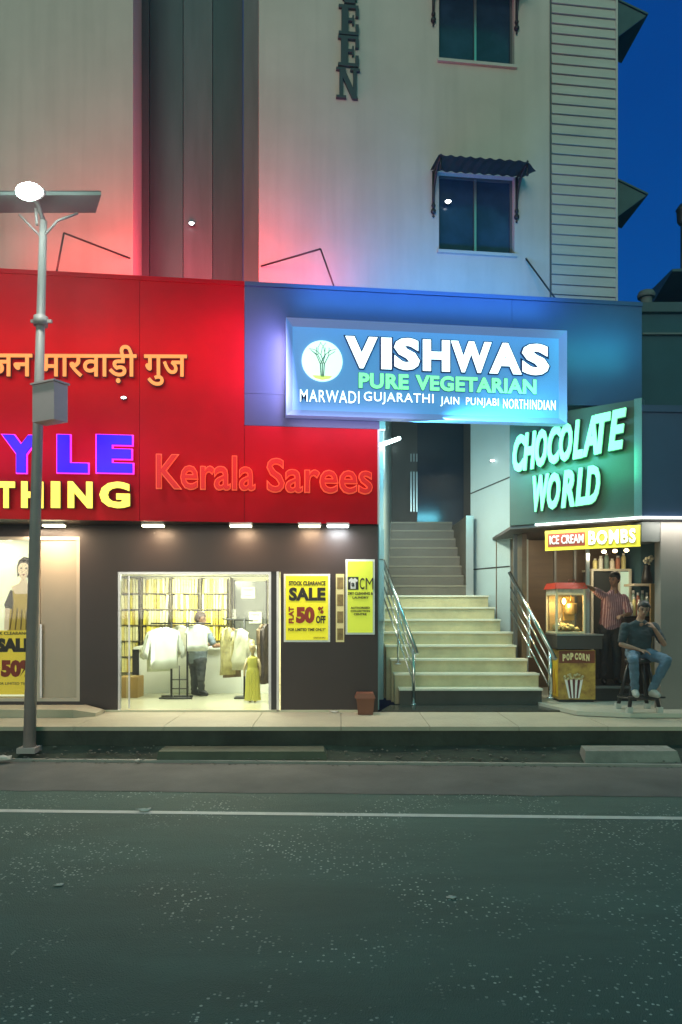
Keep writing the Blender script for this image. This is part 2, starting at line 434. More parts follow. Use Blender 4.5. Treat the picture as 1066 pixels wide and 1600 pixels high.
while x < 14:
    w_ = 1.2
    mb.box(x + .004, x + w_ - .004, 9.965, 11.36, ZP - .055, ZP); x += w_
mb.build('pavement', M['pave'], kind='structure', bevel=.008)
mb = MB(); mb.box(-9, -3.9, 10.75, 11.3, ZP + .001, .52); mb.hexa([(-3.9, 10.75, ZP + .001), (-3.62, 10.9, ZP + .001), (-3.62, 11.3, ZP + .001), (-3.9, 11.3, ZP + .001)], [(-3.9, 10.75, .52), (-3.62, 10.9, .45), (-3.62, 11.3, .45), (-3.9, 11.3, .52)])
mb.build('raised_step', M['pave'], kind='structure', bevel=.01)
mb = MB(); random.seed(31)
for k in range(900):
    x = random.uniform(-9, 9); t = random.random() ** 1.6
    y = (yk(x) - .12) * (1 - t) + 9.95 * t; z = .0 if y < yk(x) else .012 + .13 * (y - yk(x)) / (10.02 - yk(x)) + .02
    r_ = random.uniform(.006, .022); a_ = random.uniform(.8, 1.6); c_ = Vector((x, y, z + r_ * .3)); th = random.uniform(0, 3)
    vv = [mb.bm.verts.new(c_ + Vector(p)) for p in [(0, 0, -r_ * .6), (0, 0, r_ * .6)] + [(r_ * a_ * math.cos(th + i * 1.2566), r_ * math.sin(th + i * 1.2566), random.uniform(-.2, .2) * r_) for i in range(5)]]
    for i in range(5):
        mb.bm.faces.new([vv[1], vv[2 + i], vv[2 + (i + 1) % 5]]); mb.bm.faces.new([vv[0], vv[2 + (i + 1) % 5], vv[2 + i]])
mb.build('gravel', mat('gravel_stone', (.16, .15, .12), .85, var=.6, scale=6), kind='stuff')
# concrete slabs lying in the verge
def slab(px0, px1, y0, z1, name, label, m):
    a = (px0 - 533) / F * y0; b = (px1 - 533) / F * y0
    mb = MB(); d = .30
    mb.hexa([(a, y0, .0), (b, y0, .0), (b - .02, y0 + d, .1), (a + .03, y0 + d, .1)], [(a + .02, y0 + .03, z1), (b - .05, y0 + .03, z1), (b - .07, y0 + d, z1 + .02), (a + .05, y0 + d, z1 + .02)])
    mb.build(name, m, bevel=.012, label=label, cat='slab', group='concrete slabs in the verge')
slab(914, 1066, 9.40, .175, 'concrete_slab', 'pale edged concrete slab in the verge below the seated man', mat('pale_concrete', (.30, .29, .25), .8, var=.45, scale=3, bump=.3))
slab(244, 513, 9.55, .14, 'concrete_slab', 'long dark mossy concrete slab in the verge below the saree shop door', mat('dark_concrete', (.085, .095, .06), .85, var=.4, scale=3, bump=.3))

# ------------------------------------------------------------------ the main building
bld = thing('commercial_building', (0, 12, 0), 'cream plastered commercial building with dark recessed bay, windows and shops below', 'building')
ZT = 14.0; ZU = 6.2
sL = UP.s_(208); sM = UP.s_(405); sS = UP.s_(860); sR = UP.s_(963)
mb = MB(); mb.pbox(UP, -6, sL, ZU, ZT, -1.1, 0); mb.build('wall', PLASTER, bld)
win = [UP.st(686, 391), UP.st(804, 277)]
w0, w1, wz0, wz1 = win[0][0], win[1][0], win[0][1], win[1][1]
DZ = 3.10
mb = MB(); o0, o1 = -.35, 0
mb.pbox(UP, sM, w0, ZU, ZT, -1.1, 0); mb.pbox(UP, w1, sS, ZU, ZT, o0, o1)
mb.pbox(UP, w0, w1, ZU, wz0, o0, o1); mb.pbox(UP, w0, w1, wz1, wz0 + DZ, o0, o1); mb.pbox(UP, w0, w1, wz1 + DZ, ZT, o0, o1)
mb.build('wall', PLASTER, bld)
# clapboard strip
mb = MB(); z = ZU; step = .166
mb.pbox(UP, sS + .012, sR, ZU, ZT, -.35, -.02)
while z < ZT:
    a, b = sS + .02, sR - .012
    lo, hi = .030, .004
    mb.hexa([UP.pt(a, z, -.02), UP.pt(b, z, -.02), UP.pt(b, z, lo), UP.pt(a, z, lo)], [UP.pt(a, z + step - .012, -.02), UP.pt(b, z + step - .012, -.02), UP.pt(b, z + step - .012, hi), UP.pt(a, z + step - .012, hi)])
    z += step
mb.build('siding', M['siding'], bld)
mb = MB(); mb.pbox(UP, sS - .012, sS + .010, ZU, ZT, -.02, .012); mb.build('corner_trim', M['frame'], bld)
mb = MB(); mb.pbox(UP, sR, sR + .012, ZU, ZT, -7, .034); mb.pbox(UP, sR - .02, sR, ZU, ZT, -.35, .036); mb.build('corner_post', M['siding'], bld)
# side wing set back behind the corner
mb = MB(); mb.pbox(UP, sR - 1.0, sR + .62, 4.0, ZT, -6.5, -2.6); mb.build('side_wing', M['side'], bld)
# dark recessed bay of folded cladding
o = -.98
bp = [208, 235, 262, 288, 312, 333, 356, 380, 406]
sb = [UP.off(o).s_(p) for p in (196, 235, 288, 333, 380, 408)]
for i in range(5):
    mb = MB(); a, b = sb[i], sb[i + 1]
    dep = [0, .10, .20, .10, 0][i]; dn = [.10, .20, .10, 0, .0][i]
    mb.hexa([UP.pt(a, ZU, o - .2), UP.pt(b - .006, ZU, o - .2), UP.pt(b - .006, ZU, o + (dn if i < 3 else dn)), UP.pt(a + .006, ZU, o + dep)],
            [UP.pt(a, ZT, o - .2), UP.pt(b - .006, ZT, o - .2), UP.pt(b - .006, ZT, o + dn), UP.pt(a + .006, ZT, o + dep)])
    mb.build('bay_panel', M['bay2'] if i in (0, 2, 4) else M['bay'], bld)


def make_window(dz, label_dot=False):
    w = MB(); t = .035; s0, s1, z0, z1 = w0, w1, wz0 + dz, wz1 + dz; sm = (s0 + s1) / 2
    for a, b, c, d in ((s0, s0 + t, z0, z1), (s1 - t, s1, z0, z1), (s0 + t, s1 - t, z0, z0 + t), (s0 + t, s1 - t, z1 - t, z1), (sm - .02, sm + .02, z0 + t, z1 - t)):
        w.pbox(UP, a, b, c, d, -.16, -.10)
    f = w.build('window', M['frame'], bld)
    w = MB(); w.pbox(UP, sm - .018, sm + .018, z0 + t, z1 - t, -.10, -.085); w.build('mullion', M['alu'], f)
    w = MB(); w.pbox(UP, s0 + t, s1 - t, z0 + t, z1 - t, -.145, -.135); w.build('pane', M['pane'], f)
    w = MB(); w.pbox(UP, s0 - .03, s1 + .03, z0 - .05, z0 - .002, -.1, .05); w.build('sill', M['siding'], f)
    for ch in f.children:   # f's own mesh is in bld space
        pass
    return f
def bracket(mb, s, z, flip):
    # wall bar with ball finials and a curved strut out to the sheet
    mb.tube([UP.pt(s, z - .56, .03), UP.pt(s, z + .07, .03)], .022, 8)
    mb.ball(UP.pt(s, z - .58, .03), .045, 10); mb.ball(UP.pt(s, z - .66, .03), .020, 8); mb.ball(UP.pt(s, z - .48, .03), .035, 10)
    pts = []
    for k in range(9):
        t = k / 8 * math.pi / 2
        pts.append(UP.pt(s, z - .42 + .46 * math.sin(t), .04 + .48 * (1 - math.cos(t))))
    mb.tube(pts, .018, 8)
    pts = []
    for k in range(12):
        t = k / 11 * 4.6; r = .085 * (1 - k / 15)
        pts.append(UP.pt(s, z - .10 + r * math.sin(t) + .02, .18 + r * math.cos(t)))
    mb.tube(pts, .011, 6)
    mb.tube([UP.pt(s, z + .0, .50), UP.pt(s, z - .15, .50)], .014, 6); mb.ball(UP.pt(s, z - .16, .50), .024, 8)
    mb.tube([UP.pt(s, z + .055, .03), UP.pt(s, z - .0, .50)], .016, 6)
def make_awning(dz):
    za = UP.st(740, 271)[1] + dz; a = UP.s_(672); b = UP.s_(812); P = .55
    m_ = MB(); n = 64; rows = 6; gr = []
    for j in range(rows + 1):
        t = j / rows; r_ = []
        for i in range(n + 1):
            s = a + (b + .06 - a) * i / n
            droop = max(0, (i / n - .86) / .14) ** 2 * .14
            zz = za - .01 - .05 * t - .03 * t * t + .012 * math.sin(i * 2 * math.pi / 6.4) - droop * t
            r_.append(m_.bm.verts.new(UP.pt(s, zz, .012 + P * t)))
        gr.append(r_)
    for j in range(rows):
        for i in range(n):
            f = m_.bm.faces.new([gr[j][i], gr[j][i + 1], gr[j + 1][i + 1], gr[j + 1][i]]); f.smooth = True
    bmesh.ops.solidify(m_.bm, geom=m_.bm.faces[:], thickness=.006)
    o_ = m_.build('window_awning', M['awn'], bld)
    for s in (a + .05, b - .06):
        m_ = MB(); bracket(m_, s, za - .10, 1); m_.build('bracket', M['iron'], o_)
for dz in (0, DZ):
    make_window(dz); make_awning(dz)
# sub-objects were built with the building's base, so keep their parents at the building origin
for dz in (0, DZ):
    c = UP.pt(sR, 0, 0)
    q = lambda px, py: wp(px, py, c.y + .35)
    A, B, C_ = q(965, 275), q(1013, 304), q(965, 347)
    A, B, C_ = [Vector((p.x, p.y, p.z + dz)) for p in (A, B, C_)]
    A.x = C_.x = c.x + .02
    v = -UP.n * 1.15; v = Vector((v.x * .2, v.y, 0))
    m_ = MB(); m_.hexa([A, B, B + v, A + v], [p + Vector((0, 0, .03)) for p in (A, B, B + v, A + v)])
    aw = m_.build('side_awning', M['awn'], bld)
    m_ = MB(); m_.hexa([A - Vector((0, -.02, .01)), B - Vector((.03, -.02, .005)), C_ + Vector((0, .02, 0))], [A - Vector((0, -.05, .01)), B - Vector((.03, -.05, .005)), C_ + Vector((0, .05, 0))])
    m_.build('cheek', M['awn'], aw)
# roof slab of the shop strip behind the fascia
m_ = MB(); m_.hexa([FAS.pt(-6, 6.55, -.05), FAS.pt(FAS.s_(1000), 6.55, -.05), FAS.pt(FAS.s_(1000), 6.55, -.7), FAS.pt(-6, 6.55, -.7)], [FAS.pt(-6, 6.6, -.05), FAS.pt(FAS.s_(1000), 6.6, -.05), FAS.pt(FAS.s_(1000), 6.6, -.7), FAS.pt(-6, 6.6, -.7)]); m_.build('ledge_slab', M['side'], bld)

# ------------------------------------------------------------------ shop front walls
XD0, XD1 = -3.45, -.93; ZD = 2.56; XW0, XW1 = -7.2, -4.03; XE = .57
m_ = MB()
m_.box(-10, XW0, 11.4, 11.6, ZP, 6.5); m_.box(XW1, XD0, 11.4, 11.6, ZP, 6.5); m_.box(XD1, XE, 11.4, 11.6, ZP, 6.5)
m_.box(XW0, XW1, 11.4, 11.6, 3.10, 6.5); m_.box(XD0, XD1, 11.4, 11.6, ZD, 6.5); m_.box(XW0, XW1, 11.4, 11.6, ZP, .56)
m_.build('shop_front', M['dark'], bld)
m_ = MB(); m_.hexa([FAS.pt(-6, 3.28, -.06), FAS.pt(FAS.s_(590), 3.28, -.06), (XE, 11.39, 3.28), (-10.5, 11.39, 3.28)], [FAS.pt(-6, 3.32, -.06), FAS.pt(FAS.s_(590), 3.32, -.06), (XE, 11.39, 3.32), (-10.5, 11.39, 3.32)]); m_.build('soffit', M['dark'], bld)
# saree shop room
m_ = MB(); m_.box(-4.8, 0.3, 11.36, 15.4, -.0, ZF); m_.build('shop_floor', M['shopfloor'], bld)
m_ = MB(); m_.box(-4.8, .3, 15.3, 15.4, ZF, 2.7); m_.box(-4.8, -4.75, 12.15, 15.3, ZF, 2.7); m_.box(-.55, -.45, 11.6, 15.3, ZF, 2.7); m_.build('room_wall', M['shopwall'], bld)
m_ = MB(); m_.box(-4.75, -.55, 11.6, 15.3, 2.64, 2.72); m_.build('room_ceiling', M['white'], bld)
# display window niche
m_ = MB(); m_.box(XW0, XW1, 12.0, 12.1, .5, 3.15); m_.box(XW0, XW1, 11.6, 12.0, .5, .56); m_.box(XW0, XW1, 11.6, 12.0, 3.10, 3.15); m_.box(XW1, XW1 + .03, 11.6, 12.1, .5, 3.15)
m_.build('niche', mat('niche_lining', (.52, .44, .33), .5), bld)
# stair hall walls
m_ = MB(); m_.hexa([(.60, 12.9, .4), (.74, 12.9, .4), (1.16, 17.0, .4), (.98, 17.0, .4)], [(.60, 12.9, 6.5), (.74, 12.9, 6.5), (1.16, 17.0, 6.5), (.98, 17.0, 6.5)]); m_.build('hall_wall', M['pillar'], bld)
m_ = MB(); m_.box(XE + .003, .60, 11.62, 12.9, .4, 6.5); m_.build('hall_wall', M['pillar'], bld)
m_ = MB(); m_.box(.98, 3.6, 17.0, 17.2, 2.0, 6.5); m_.build('hall_wall', M['brownwall'], bld)
m_ = MB(); m_.box(.6, 4.6, 11.9, 17.0, 6.42, 6.5); m_.build('hall_ceiling', M['white'], bld)
m_ = MB(); m_.hexa([(3.2, 14.0, .4), (3.6, 14.2, .4), (3.2, 17, .4), (2.62, 14.95, .4)], [(3.2, 14.0, 6.42), (3.6, 14.2, 6.42), (3.2, 17, 6.42), (2.62, 14.95, 6.42)]); m_.build('column', M['pillar'], bld)
cp = Plane((2.62, 14.95), (3.2, 14.0))
for (y0_, y1_) in ((771, 746), (890, 885)):
    a = cp.st(738, y0_)[1]; b = cp.st(795, y1_)[1]
    m_ = MB(); m_.hexa([cp.pt(.0, a - .012, .001), cp.pt(cp.L, b - .012, .001), cp.pt(cp.L, b + .012, .001), cp.pt(0, a + .012, .001)], [cp.pt(.0, a - .012, .008), cp.pt(cp.L, b - .012, .008), cp.pt(cp.L, b + .012, .008), cp.pt(0, a + .012, .008)])
    m_.build('column_joint', M['seam'], bld)
pp = Plane((.56, 12.88), (.78, 12.88)); a = pp.st(586, 970); b = pp.st(600, 828)
m_ = MB(); m_.pbox(pp, a[0], b[0], a[1], pp.st(586, 876)[1], -.02, .08); m_.pbox(pp, a[0], b[0], pp.st(586, 874)[1], b[1], -.02, .08); m_.build('pilaster', M['pillar'], bld, bevel=.006)
# dark glass door at the head of the stairs
dp = Plane((1.0, 17.0), (3.6, 17.0)); m_ = MB(); a = dp.st(652, 820); b = dp.st(724, 650)
fr = m_.pbox(dp, a[0], b[0], a[1], b[1], .002, .04).build('hall_door', mat('dark_door_glass', (.03, .045, .075), .12, var=.2, scale=1), bld)
m_ = MB()
for px in (642, 646.5, 651):
    s = dp.s_(px); m_.pbox(dp, s - .012, s + .012, dp.st(px, 800)[1], dp.st(px, 738)[1], .05, .08)
    m_.pbox(dp, s - .012, s + .012, dp.st(px, 722)[1], dp.st(px, 710)[1], .05, .08)
m_.build('door_bar', M['alu'], fr)

# ------------------------------------------------------------------ fascia boards
sg = FAS.s_(382); sE = FAS.s_(590)
fb = thing('fascia_board', FAS.pt(sg / 2, 3.3, 0), 'tall red fascia board over the saree and clothing shops', 'fascia')
m_ = MB()
x = -5.5
edges = [-5.5, -2.9, -.45, 1.95, sg]
for a, b in zip(edges, edges[1:]): m_.pbox(FAS, a + .003, b - .003, 3.28, 6.80, -.06, 0)
m_.build('panel', M['red'], fb)
m_ = MB(); m_.pbox(FAS, sg + .003, sE, 3.28, 4.72, -.06, 0); m_.build('panel', M['red'], fb)
m_ = MB(); m_.pbox(FAS, -5.5, sg, 6.80, 6.86, -.10, .03); m_.build('coping', M['red'], fb)
m_ = MB(); m_.pbox(FAS, sE + .002, sE + .03, 3.28, 4.72, -.07, .005); m_.build('end_trim', M['white'], fb)
gb = thing('fascia_board', FAS.pt(6.5, 5.1, 0), 'grey panelled fascia band behind the blue restaurant sign', 'fascia')
s8 = FAS.s_(800); s10 = FAS.s_(1003)
m_ = MB(); m_.pbox(FAS, sg + .003, s8, 5.205, 6.80, -.06, 0); m_.pbox(FAS, sg + .003, sE + .03, 4.725, 5.20, -.06, 0); m_.pbox(FAS, s8 + .004, s10, 5.20, 6.80, -.06, 0); m_.build('panel', M['grey'], gb)
m_ = MB(); m_.pbox(FAS, sg + .003, s10, 6.80, 6.86, -.10, .03); m_.build('coping', M['grey'], gb)

# ------------------------------------------------------------------ lit signs on the fascia
def sign_thing(name, pl, px, py, label, cat='sign', group=None):
    return thing(name, pl.at(px, py), label, cat, group)
def glow(parent, pl, px0, px1, py, off, energy, col, h=.25, drop=0.0):
    """unseen area light added before the wall for the glow round a sign"""
    a = pl.st(px0, py); b = pl.st(px1, py); s = (a[0] + b[0]) / 2; z = (a[1] + b[1]) / 2
    add_light('added_wall_glow', 'AREA', pl.pt(s, z, off), energy, col, parent, size=abs(b[0] - a[0]), size_y=h, target=pl.pt(s, z + drop, 0))  # added lamp facing the wall, apart from the letters
hs = sign_thing('hindi_sign', FAS, 150, 595, 'row of gold lit Hindi letters high on the red fascia', 'sign')
lettering_px(FAS, 'जन मारवाड़ी गुज', -16, 293, 541, 605, .05, .04, E_['amber'], hs, bold=.012, back=.022, backm=mat('dark_brown_return', (.05, .012, .008), .5), follow=True)
glow(hs, FAS, -100, 330, 560, .75, 21, (1, .012, .02), .5, .15)
st_ = sign_thing('clothing_sign', FAS, 105, 795, 'clothing shop sign with big blue letters above small yellow letters', 'sign')
backv = mat('purple_return', (.30, .02, .45), .5); mag = emi('magenta_edge', (1.0, .05, .8), .8)
for ch, x0, x1 in (('T', -62, -8), ('Y', 8, 66), ('L', 93, 140), ('E', 154, 209)):
    lettering_px(FAS, ch, x0, x1, 682, 740, .06, .07, E_['blue'], st_, bold=.055, back=.022, backm=mag)
for ch, x0, x1 in (('O', -56, -8), ('T', 0, 27), ('H', 37, 71), ('I', 83, 97), ('N', 109, 147), ('G', 158, 205)):
    lettering_px(FAS, ch, x0, x1, 754, 795, .06, .06, E_['yellow'], st_, bold=.045, back=.02, backm=M['seam'])
glow(st_, FAS, -90, 215, 705, .55, 9, (.9, .0, 1.0), .5)
glow(st_, FAS, -90, 215, 800, .45, 3, (1, .8, .35), .15)
ks = sign_thing('saree_sign', FAS, 410, 770, 'red outlined Kerala Sarees letters low on the red fascia', 'sign')
lettering_px(FAS, 'Kerala', 246, 398, 712, 764, .04, .05, E_['redface'], ks, bold=.004, back=.022, backm=E_['rededge'], follow=False)
lettering_px(FAS, 'Sarees', 418, 580, 718, 769, .04, .05, E_['redface'], ks, bold=.004, back=.022, backm=E_['rededge'], follow=False)
add_light('added_top_glow', 'AREA', FAS.pt(2.6, 6.95, .10), 75, (1, .05, .06), hs, size=4.6, size_y=.2, target=UP.pt(2.6, 8.0, 0))  # added red uplight for the glow on the wall above
glow(ks, FAS, 240, 585, 735, .7, 9, (1, .012, .03), .5)

# restaurant sign
VP = FAS.off(.20)
vs0, vz1 = VP.st(447, 497); vs1 = VP.s_(885); vz0 = VP.st(447, 649)[1]
vsg = thing('restaurant_sign', VP.pt((vs0 + vs1) / 2, vz0, 0), 'big blue lightbox sign reading VISHWAS with round tree emblem', 'sign')
m_ = MB(); fw = .10
ins = [VP.pt(vs0 + fw, vz0 + fw, -.05), VP.pt(vs1 - fw, vz0 + fw, -.05), VP.pt(vs1 - fw, vz1 - fw, -.05), VP.pt(vs0 + fw, vz1 - fw, -.05)]
out = [VP.pt(vs0, vz0, .03), VP.pt(vs1, vz0, .03), VP.pt(vs1, vz1, .03), VP.pt(vs0, vz1, .03)]
bk = [VP.pt(vs0, vz0, -.16), VP.pt(vs1, vz0, -.16), VP.pt(vs1, vz1, -.16), VP.pt(vs0, vz1, -.16)]
mid = [p + (q - p) * .12 for p, q in zip(out, ins)]
for i in range(4):
    j = (i + 1) % 4
    m_.face([out[i], out[j], mid[j], mid[i]]); m_.face([mid[i], mid[j], ins[j] - VP.n * .0, ins[i]]); m_.face([bk[i], out[i], out[j], bk[j]])
m_.build('frame', emi('blue_lit_frame', (.13, .27, .66), .42, (.2, .28, .45)), vsg)
m_ = MB(); m_.pbox(VP, vs0 + fw, vs1 - fw, vz0 + fw, vz1 - fw, -.15, -.05); m_.build('face_panel', E_['box'], vsg)
navy = mat('navy_return', (.005, .012, .10), .5)
def sign_line(words, y_base, y_top, x_ref, off, depth, m, bold, back, space=1.0):
    zb = VP.st(x_ref, y_base)[1]; zt = VP.st(x_ref, y_top)[1]
    for wd, x0, x1, hf in words:
        lettering(VP, wd, VP.s_(x0), VP.s_(x1), zb, zb + (zt - zb) * hf, off, depth, m, vsg, bold=bold, back=back, backm=navy, space=space)
sign_line((('V', 540, 590, 1), ('I', 596, 612, 1), ('S', 616, 656, 1.02), ('H', 661, 703, 1), ('W', 705, 768, 1), ('A', 765, 815, 1), ('S', 816, 858, 1.02)), 575, 526, 560, -.02, .03, E_['white'], .05, .03)
sign_line((('PURE', 561, 639, 1), ('VEGETARIAN', 650, 839, 1)), 606, 582, 570, -.035, .02, E_['green'], .04, .02, 1.06)
sign_line((('MARWADI', 469, 562, 1), ('GUJARATHI', 569, 678, 1), ('JAIN', 689, 718, .82), ('PUNJABI', 729, 780, .82), ('NORTH', 787, 826, .82), ('INDIAN', 829, 869, .82)), 627, 608, 475, -.035, .02, E_['white'], .0, .012, 1.10)
# round emblem with a bare branching tree
ec = VP.st(504, 563); er = VP.st(504, 531)[1] - ec[1]
m_ = MB(); c0 = [VP.pt(ec[0] + er * math.cos(t), ec[1] + er * math.sin(t), -.045) for t in [2 * math.pi * k / 40 for k in range(40)]]
m_.prism(c0, VP.n * .02); em = m_.build('emblem', emi('pale_green_disc', (.62, .98, .80), 1.2), vsg)
m_ = MB(); random.seed(3)
def branch(s, z, ang, ln, r, d):
    s2, z2 = s + ln * math.sin(ang), z + ln * math.cos(ang)
    if math.hypot(s2 - ec[0], z2 - ec[1]) > er * .93: return
    p, q = VP.pt(s, z, -.022), VP.pt(s2, z2, -.022); m_.tube([p, q], r, 5)
    if d > 0:
        for k in (-1, 1): branch(s2, z2, ang + k * random.uniform(.3, .55), ln * .78, r * .72, d - 1)
for k in (-.06, 0, .06): branch(ec[0] + k * .3, ec[1] - er * .78, k, er * .62, .009, 4)
m_.build('tree_mark', mat('grey_green_ink', (.12, .42, .33), .6), em)
m_ = MB(); m_.hexa(*[[VP.pt(ec[0] + er * a, ec[1] + er * b, o_) for a, b in ((-.5, -.72), (.5, -.72), (.36, -.86), (0, -.93), (-.36, -.86))] for o_ in (-.024, -.020)]); m_.build('ground_mark', emi('lime_mark', (.6, 1, .2), 1.0), em)
glow(vsg, FAS, 450, 885, 470, .62, 20, (.02, .26, 1.0), .12, .05)
glow(vsg, FAS, 880, 1000, 540, .55, 9, (.05, .75, .85), .5, .0)
add_light('added_top_glow', 'AREA', FAS.pt((vs0 + vs1) / 2, 6.75, .45), 46, (.06, .34, 1.0), vsg, size=3.9, size_y=.2, target=UP.pt((vs0 + vs1) / 2, 8.2, 0))  # added blue uplight for the glow on the wall above
add_light('added_under_glow', 'AREA', FAS.pt((vs0 + vs1) / 2, vz0 - .03, .15), 95, (.18, .78, 1.0), vsg, size=3.9, size_y=.15, target=(2.2, 15, 3.4))  # added cyan light that tints the stair hall and column
add_light('added_end_glow', 'AREA', FAS.pt(vs0 + .0, 5.6, .40), 30, (.62, .50, 1.0), vsg, size=.15, size_y=1.2, target=FAS.pt(vs0 - .7, 5.5, 0))  # added lavender light to blend the red and grey panels
add_light('added_end_glow', 'AREA', FAS.pt(vs0 + 1.0, vz0 - .04, .42), 9, (.75, .62, 1.0), vsg, size=1.8, size_y=.1, target=FAS.pt(vs0 + 1.0, 4.5, 0))  # added lavender light for the strip below the sign
add_light('added_wall_glow', 'AREA', FAS.pt(2.72, 6.95, -.25), 60, (1, .04, .08), hs, size=1.2, size_y=.2, target=UP.off(-.9).pt(2.72, 7.9, 0))  # added red light behind the fascia, aimed into the dark bay
add_light('added_wall_glow', 'AREA', FAS.pt(sg - .3, 5.7, .9), 8, (1, .03, .10), hs, size=.4, size_y=1.6, target=FAS.pt(sg + .35, 5.7, 0))  # added red spill across the joint to the grey panel

# vertical sign of dark serif letters on the plaster
q = thing('vertical_sign', UP.at(546, 155), 'column of dark raised serif letters ending in EEN on the plaster wall', 'sign')
def slab_letter(ch, px0, px1, py0, py1):
    a, z0 = UP.st(px0, py1); b, z1 = UP.st(px1, py0); w_, h = b - a, z1 - z0
    P = lambda u, v: (a + u * w_, z0 + v * h)
    m_ = MB(); k = [0]
    def bar(u0, u1, v0, v1): k[0] += 1; m_.pbox(UP, *[P(u0, 0)[0], P(u1, 0)[0]], P(0, v0)[1], P(0, v1)[1], .004, .05 + .0011 * k[0])
    def slant(p0, p1, w2): k[0] += 1; d = w2; m_.hexa([UP.pt(*P(p0[0] - d, p0[1]), .004), UP.pt(*P(p0[0] + d, p0[1]), .004), UP.pt(*P(p1[0] + d, p1[1]), .004), UP.pt(*P(p1[0] - d, p1[1]), .004)], [UP.pt(*P(p0[0] - d, p0[1]), .051), UP.pt(*P(p0[0] + d, p0[1]), .051), UP.pt(*P(p1[0] + d, p1[1]), .051), UP.pt(*P(p1[0] - d, p1[1]), .051)])
    if ch == 'E':
        bar(.14, .46, .08, .92); bar(0, .96, .90, 1.0); bar(0, .96, 0, .10); bar(.46, .72, .46, .56); bar(.82, .97, .62, .90); bar(.82, .97, .10, .36); bar(.66, .74, .36, .66)
    elif ch == 'N':
        bar(.14, .28, .08, .92); bar(.72, .86, .06, .92); bar(0, .40, .92, 1.0); bar(.60, 1.0, .92, 1.0); bar(0, .42, 0, .08); slant((.24, .95), (.80, 0), .12)
    elif ch == 'U':
        bar(.12, .32, .25, .92); bar(.70, .84, .25, .92); bar(0, .44, .92, 1.0); bar(.58, 1.0, .92, 1.0); bar(.22, .76, .0, .14); bar(.14, .36, .1, .28); bar(.62, .84, .1, .28)
    m_.build('letter', mat('dark_letter', (.035, .05, .055), .5), q)
slab_letter('U', 531, 562, -42, 7); slab_letter('E', 529, 561, 13, 56); slab_letter('E', 528, 561, 61, 105); slab_letter('N', 525, 562, 111, 155)

# chocolate shop sign: angled panel over the shop corner
cz0, cz1 = 3.38, 5.15
cw = thing('corner_shop', CHOC.pt(1, ZF, -.5), 'corner chocolate shop block with angled front beside the stairs', 'shop')
m_ = MB(); m_.pbox(CHOC, 0, CHOC.L, cz0, cz1, -.12, 0); m_.build('sign_panel', mat('dark_green_panel', (.12, .15, .12), .35, var=.2, scale=1.5), cw)
m_ = MB(); m_.pbox(CHOC, CHOC.L - .10, CHOC.L + .012, cz0, cz1 + .012, -.14, .012); m_.build('sign_edge', M['alu'], cw)
m_ = MB(); m_.pbox(RF, .0, 4.0, cz0, 4.95, -.12, 0); m_.build('front_panel', M['grey'], cw)
m_ = MB(); m_.pbox(RF, .0, 4.0, 4.95, 5.05, -.3, .04); m_.build('front_coping', M['grey'], cw)
m_ = MB(); m_.pbox(RF, RF.s_(1033), 4.0, ZP + .002, 3.30, -.2, -.01); m_.build('front_wall', mat('grey_plaster', (.20, .185, .165), .6, var=.2, scale=1.2), cw)
m_ = MB(); m_.pbox(RF, .02, RF.s_(1033) - .004, RF.st(1010, 846)[1], 3.30, -.5, -.02); m_.build('lintel', mat('lintel_dark', (.10, .105, .10), .5), cw)
m_ = MB(); m_.hexa([CHOC.pt(0, 3.32, -.02), CHOC.pt(CHOC.L, 3.32, -.02), (6.1, 11.4, 3.32), (6.1, 14.4, 3.32), (2.95, 14.4, 3.32)], [CHOC.pt(0, 3.37, -.02), CHOC.pt(CHOC.L, 3.37, -.02), (6.1, 11.4, 3.37), (6.1, 14.4, 3.37), (2.95, 14.4, 3.37)]); m_.build('shop_ceiling', M['brownwall'], cw)
m_ = MB(); m_.box(3.0, 6.1, 14.3, 14.4, ZF, 3.31); m_.build('back_wall', M['wood'], cw)
m_ = MB(); m_.hexa([(3.22, 14.0, ZF), (3.30, 14.0, ZF), (3.24, 12.9, ZF), (3.16, 12.9, ZF)], [(3.22, 14.0, 3.3), (3.30, 14.0, 3.3), (3.24, 12.9, 3.3), (3.16, 12.9, 3.3)]); 
m_.build('side_wall', M['wood'], cw)
m_ = MB(); m_.box(6.0, 6.1, 11.45, 14.3, ZF, 3.3); m_.build('side_wall', M['wood'], cw)
fl = [(3.2, 11.9), (3.5, 10.95), (4.2, 10.72), (5.2, 10.70), (6.0, 11.3), (6.0, 14.3), (3.2, 14.3)]; m_ = MB(); m_.hexa([(x, y, .41) for x, y in fl], [(x, y, .47) for x, y in fl]); m_.build('shop_floor', mat('pale_floor_tile', (.50, .49, .40), .4, var=.15, scale=2), cw)
m_ = MB()
for px in (868, 899):
    x = (px - 533) / F * 13.6; m_.box(x - .02, x + .02, 13.6, 13.66, ZF, 3.3)
x = (806 - 533) / F * 13.0; m_.box(x - .03, x + .03, 13.0, 13.06, ZF, 3.3)
m_.build('dark_post', M['frame'], cw)
x = (919 - 533) / F * 12.6; m_ = MB(); m_.box(x - .028, x + .028, 12.6, 12.66, .47, 3.3); m_.build('steel_post', M['alu'], cw)
m_ = MB(); m_.pbox(CHOC, CHOC.s_(838), CHOC.L + .03, cz0 - .035, cz0 - .003, -.02, .05); m_.build('led_strip', E_['strip'], cw)
m_ = MB(); m_.pbox(RF, .03, 4.0, cz0 - .035, cz0 - .003, -.02, .05); m_.build('led_strip', E_['strip'], cw)
add_light('strip_light', 'AREA', CHOC.pt(1.3, cz0 - .06, .12), 11, (.95, 1, .93), cw, size=1.7, size_y=.06, target=CHOC.pt(1.3, 1.0, .0))
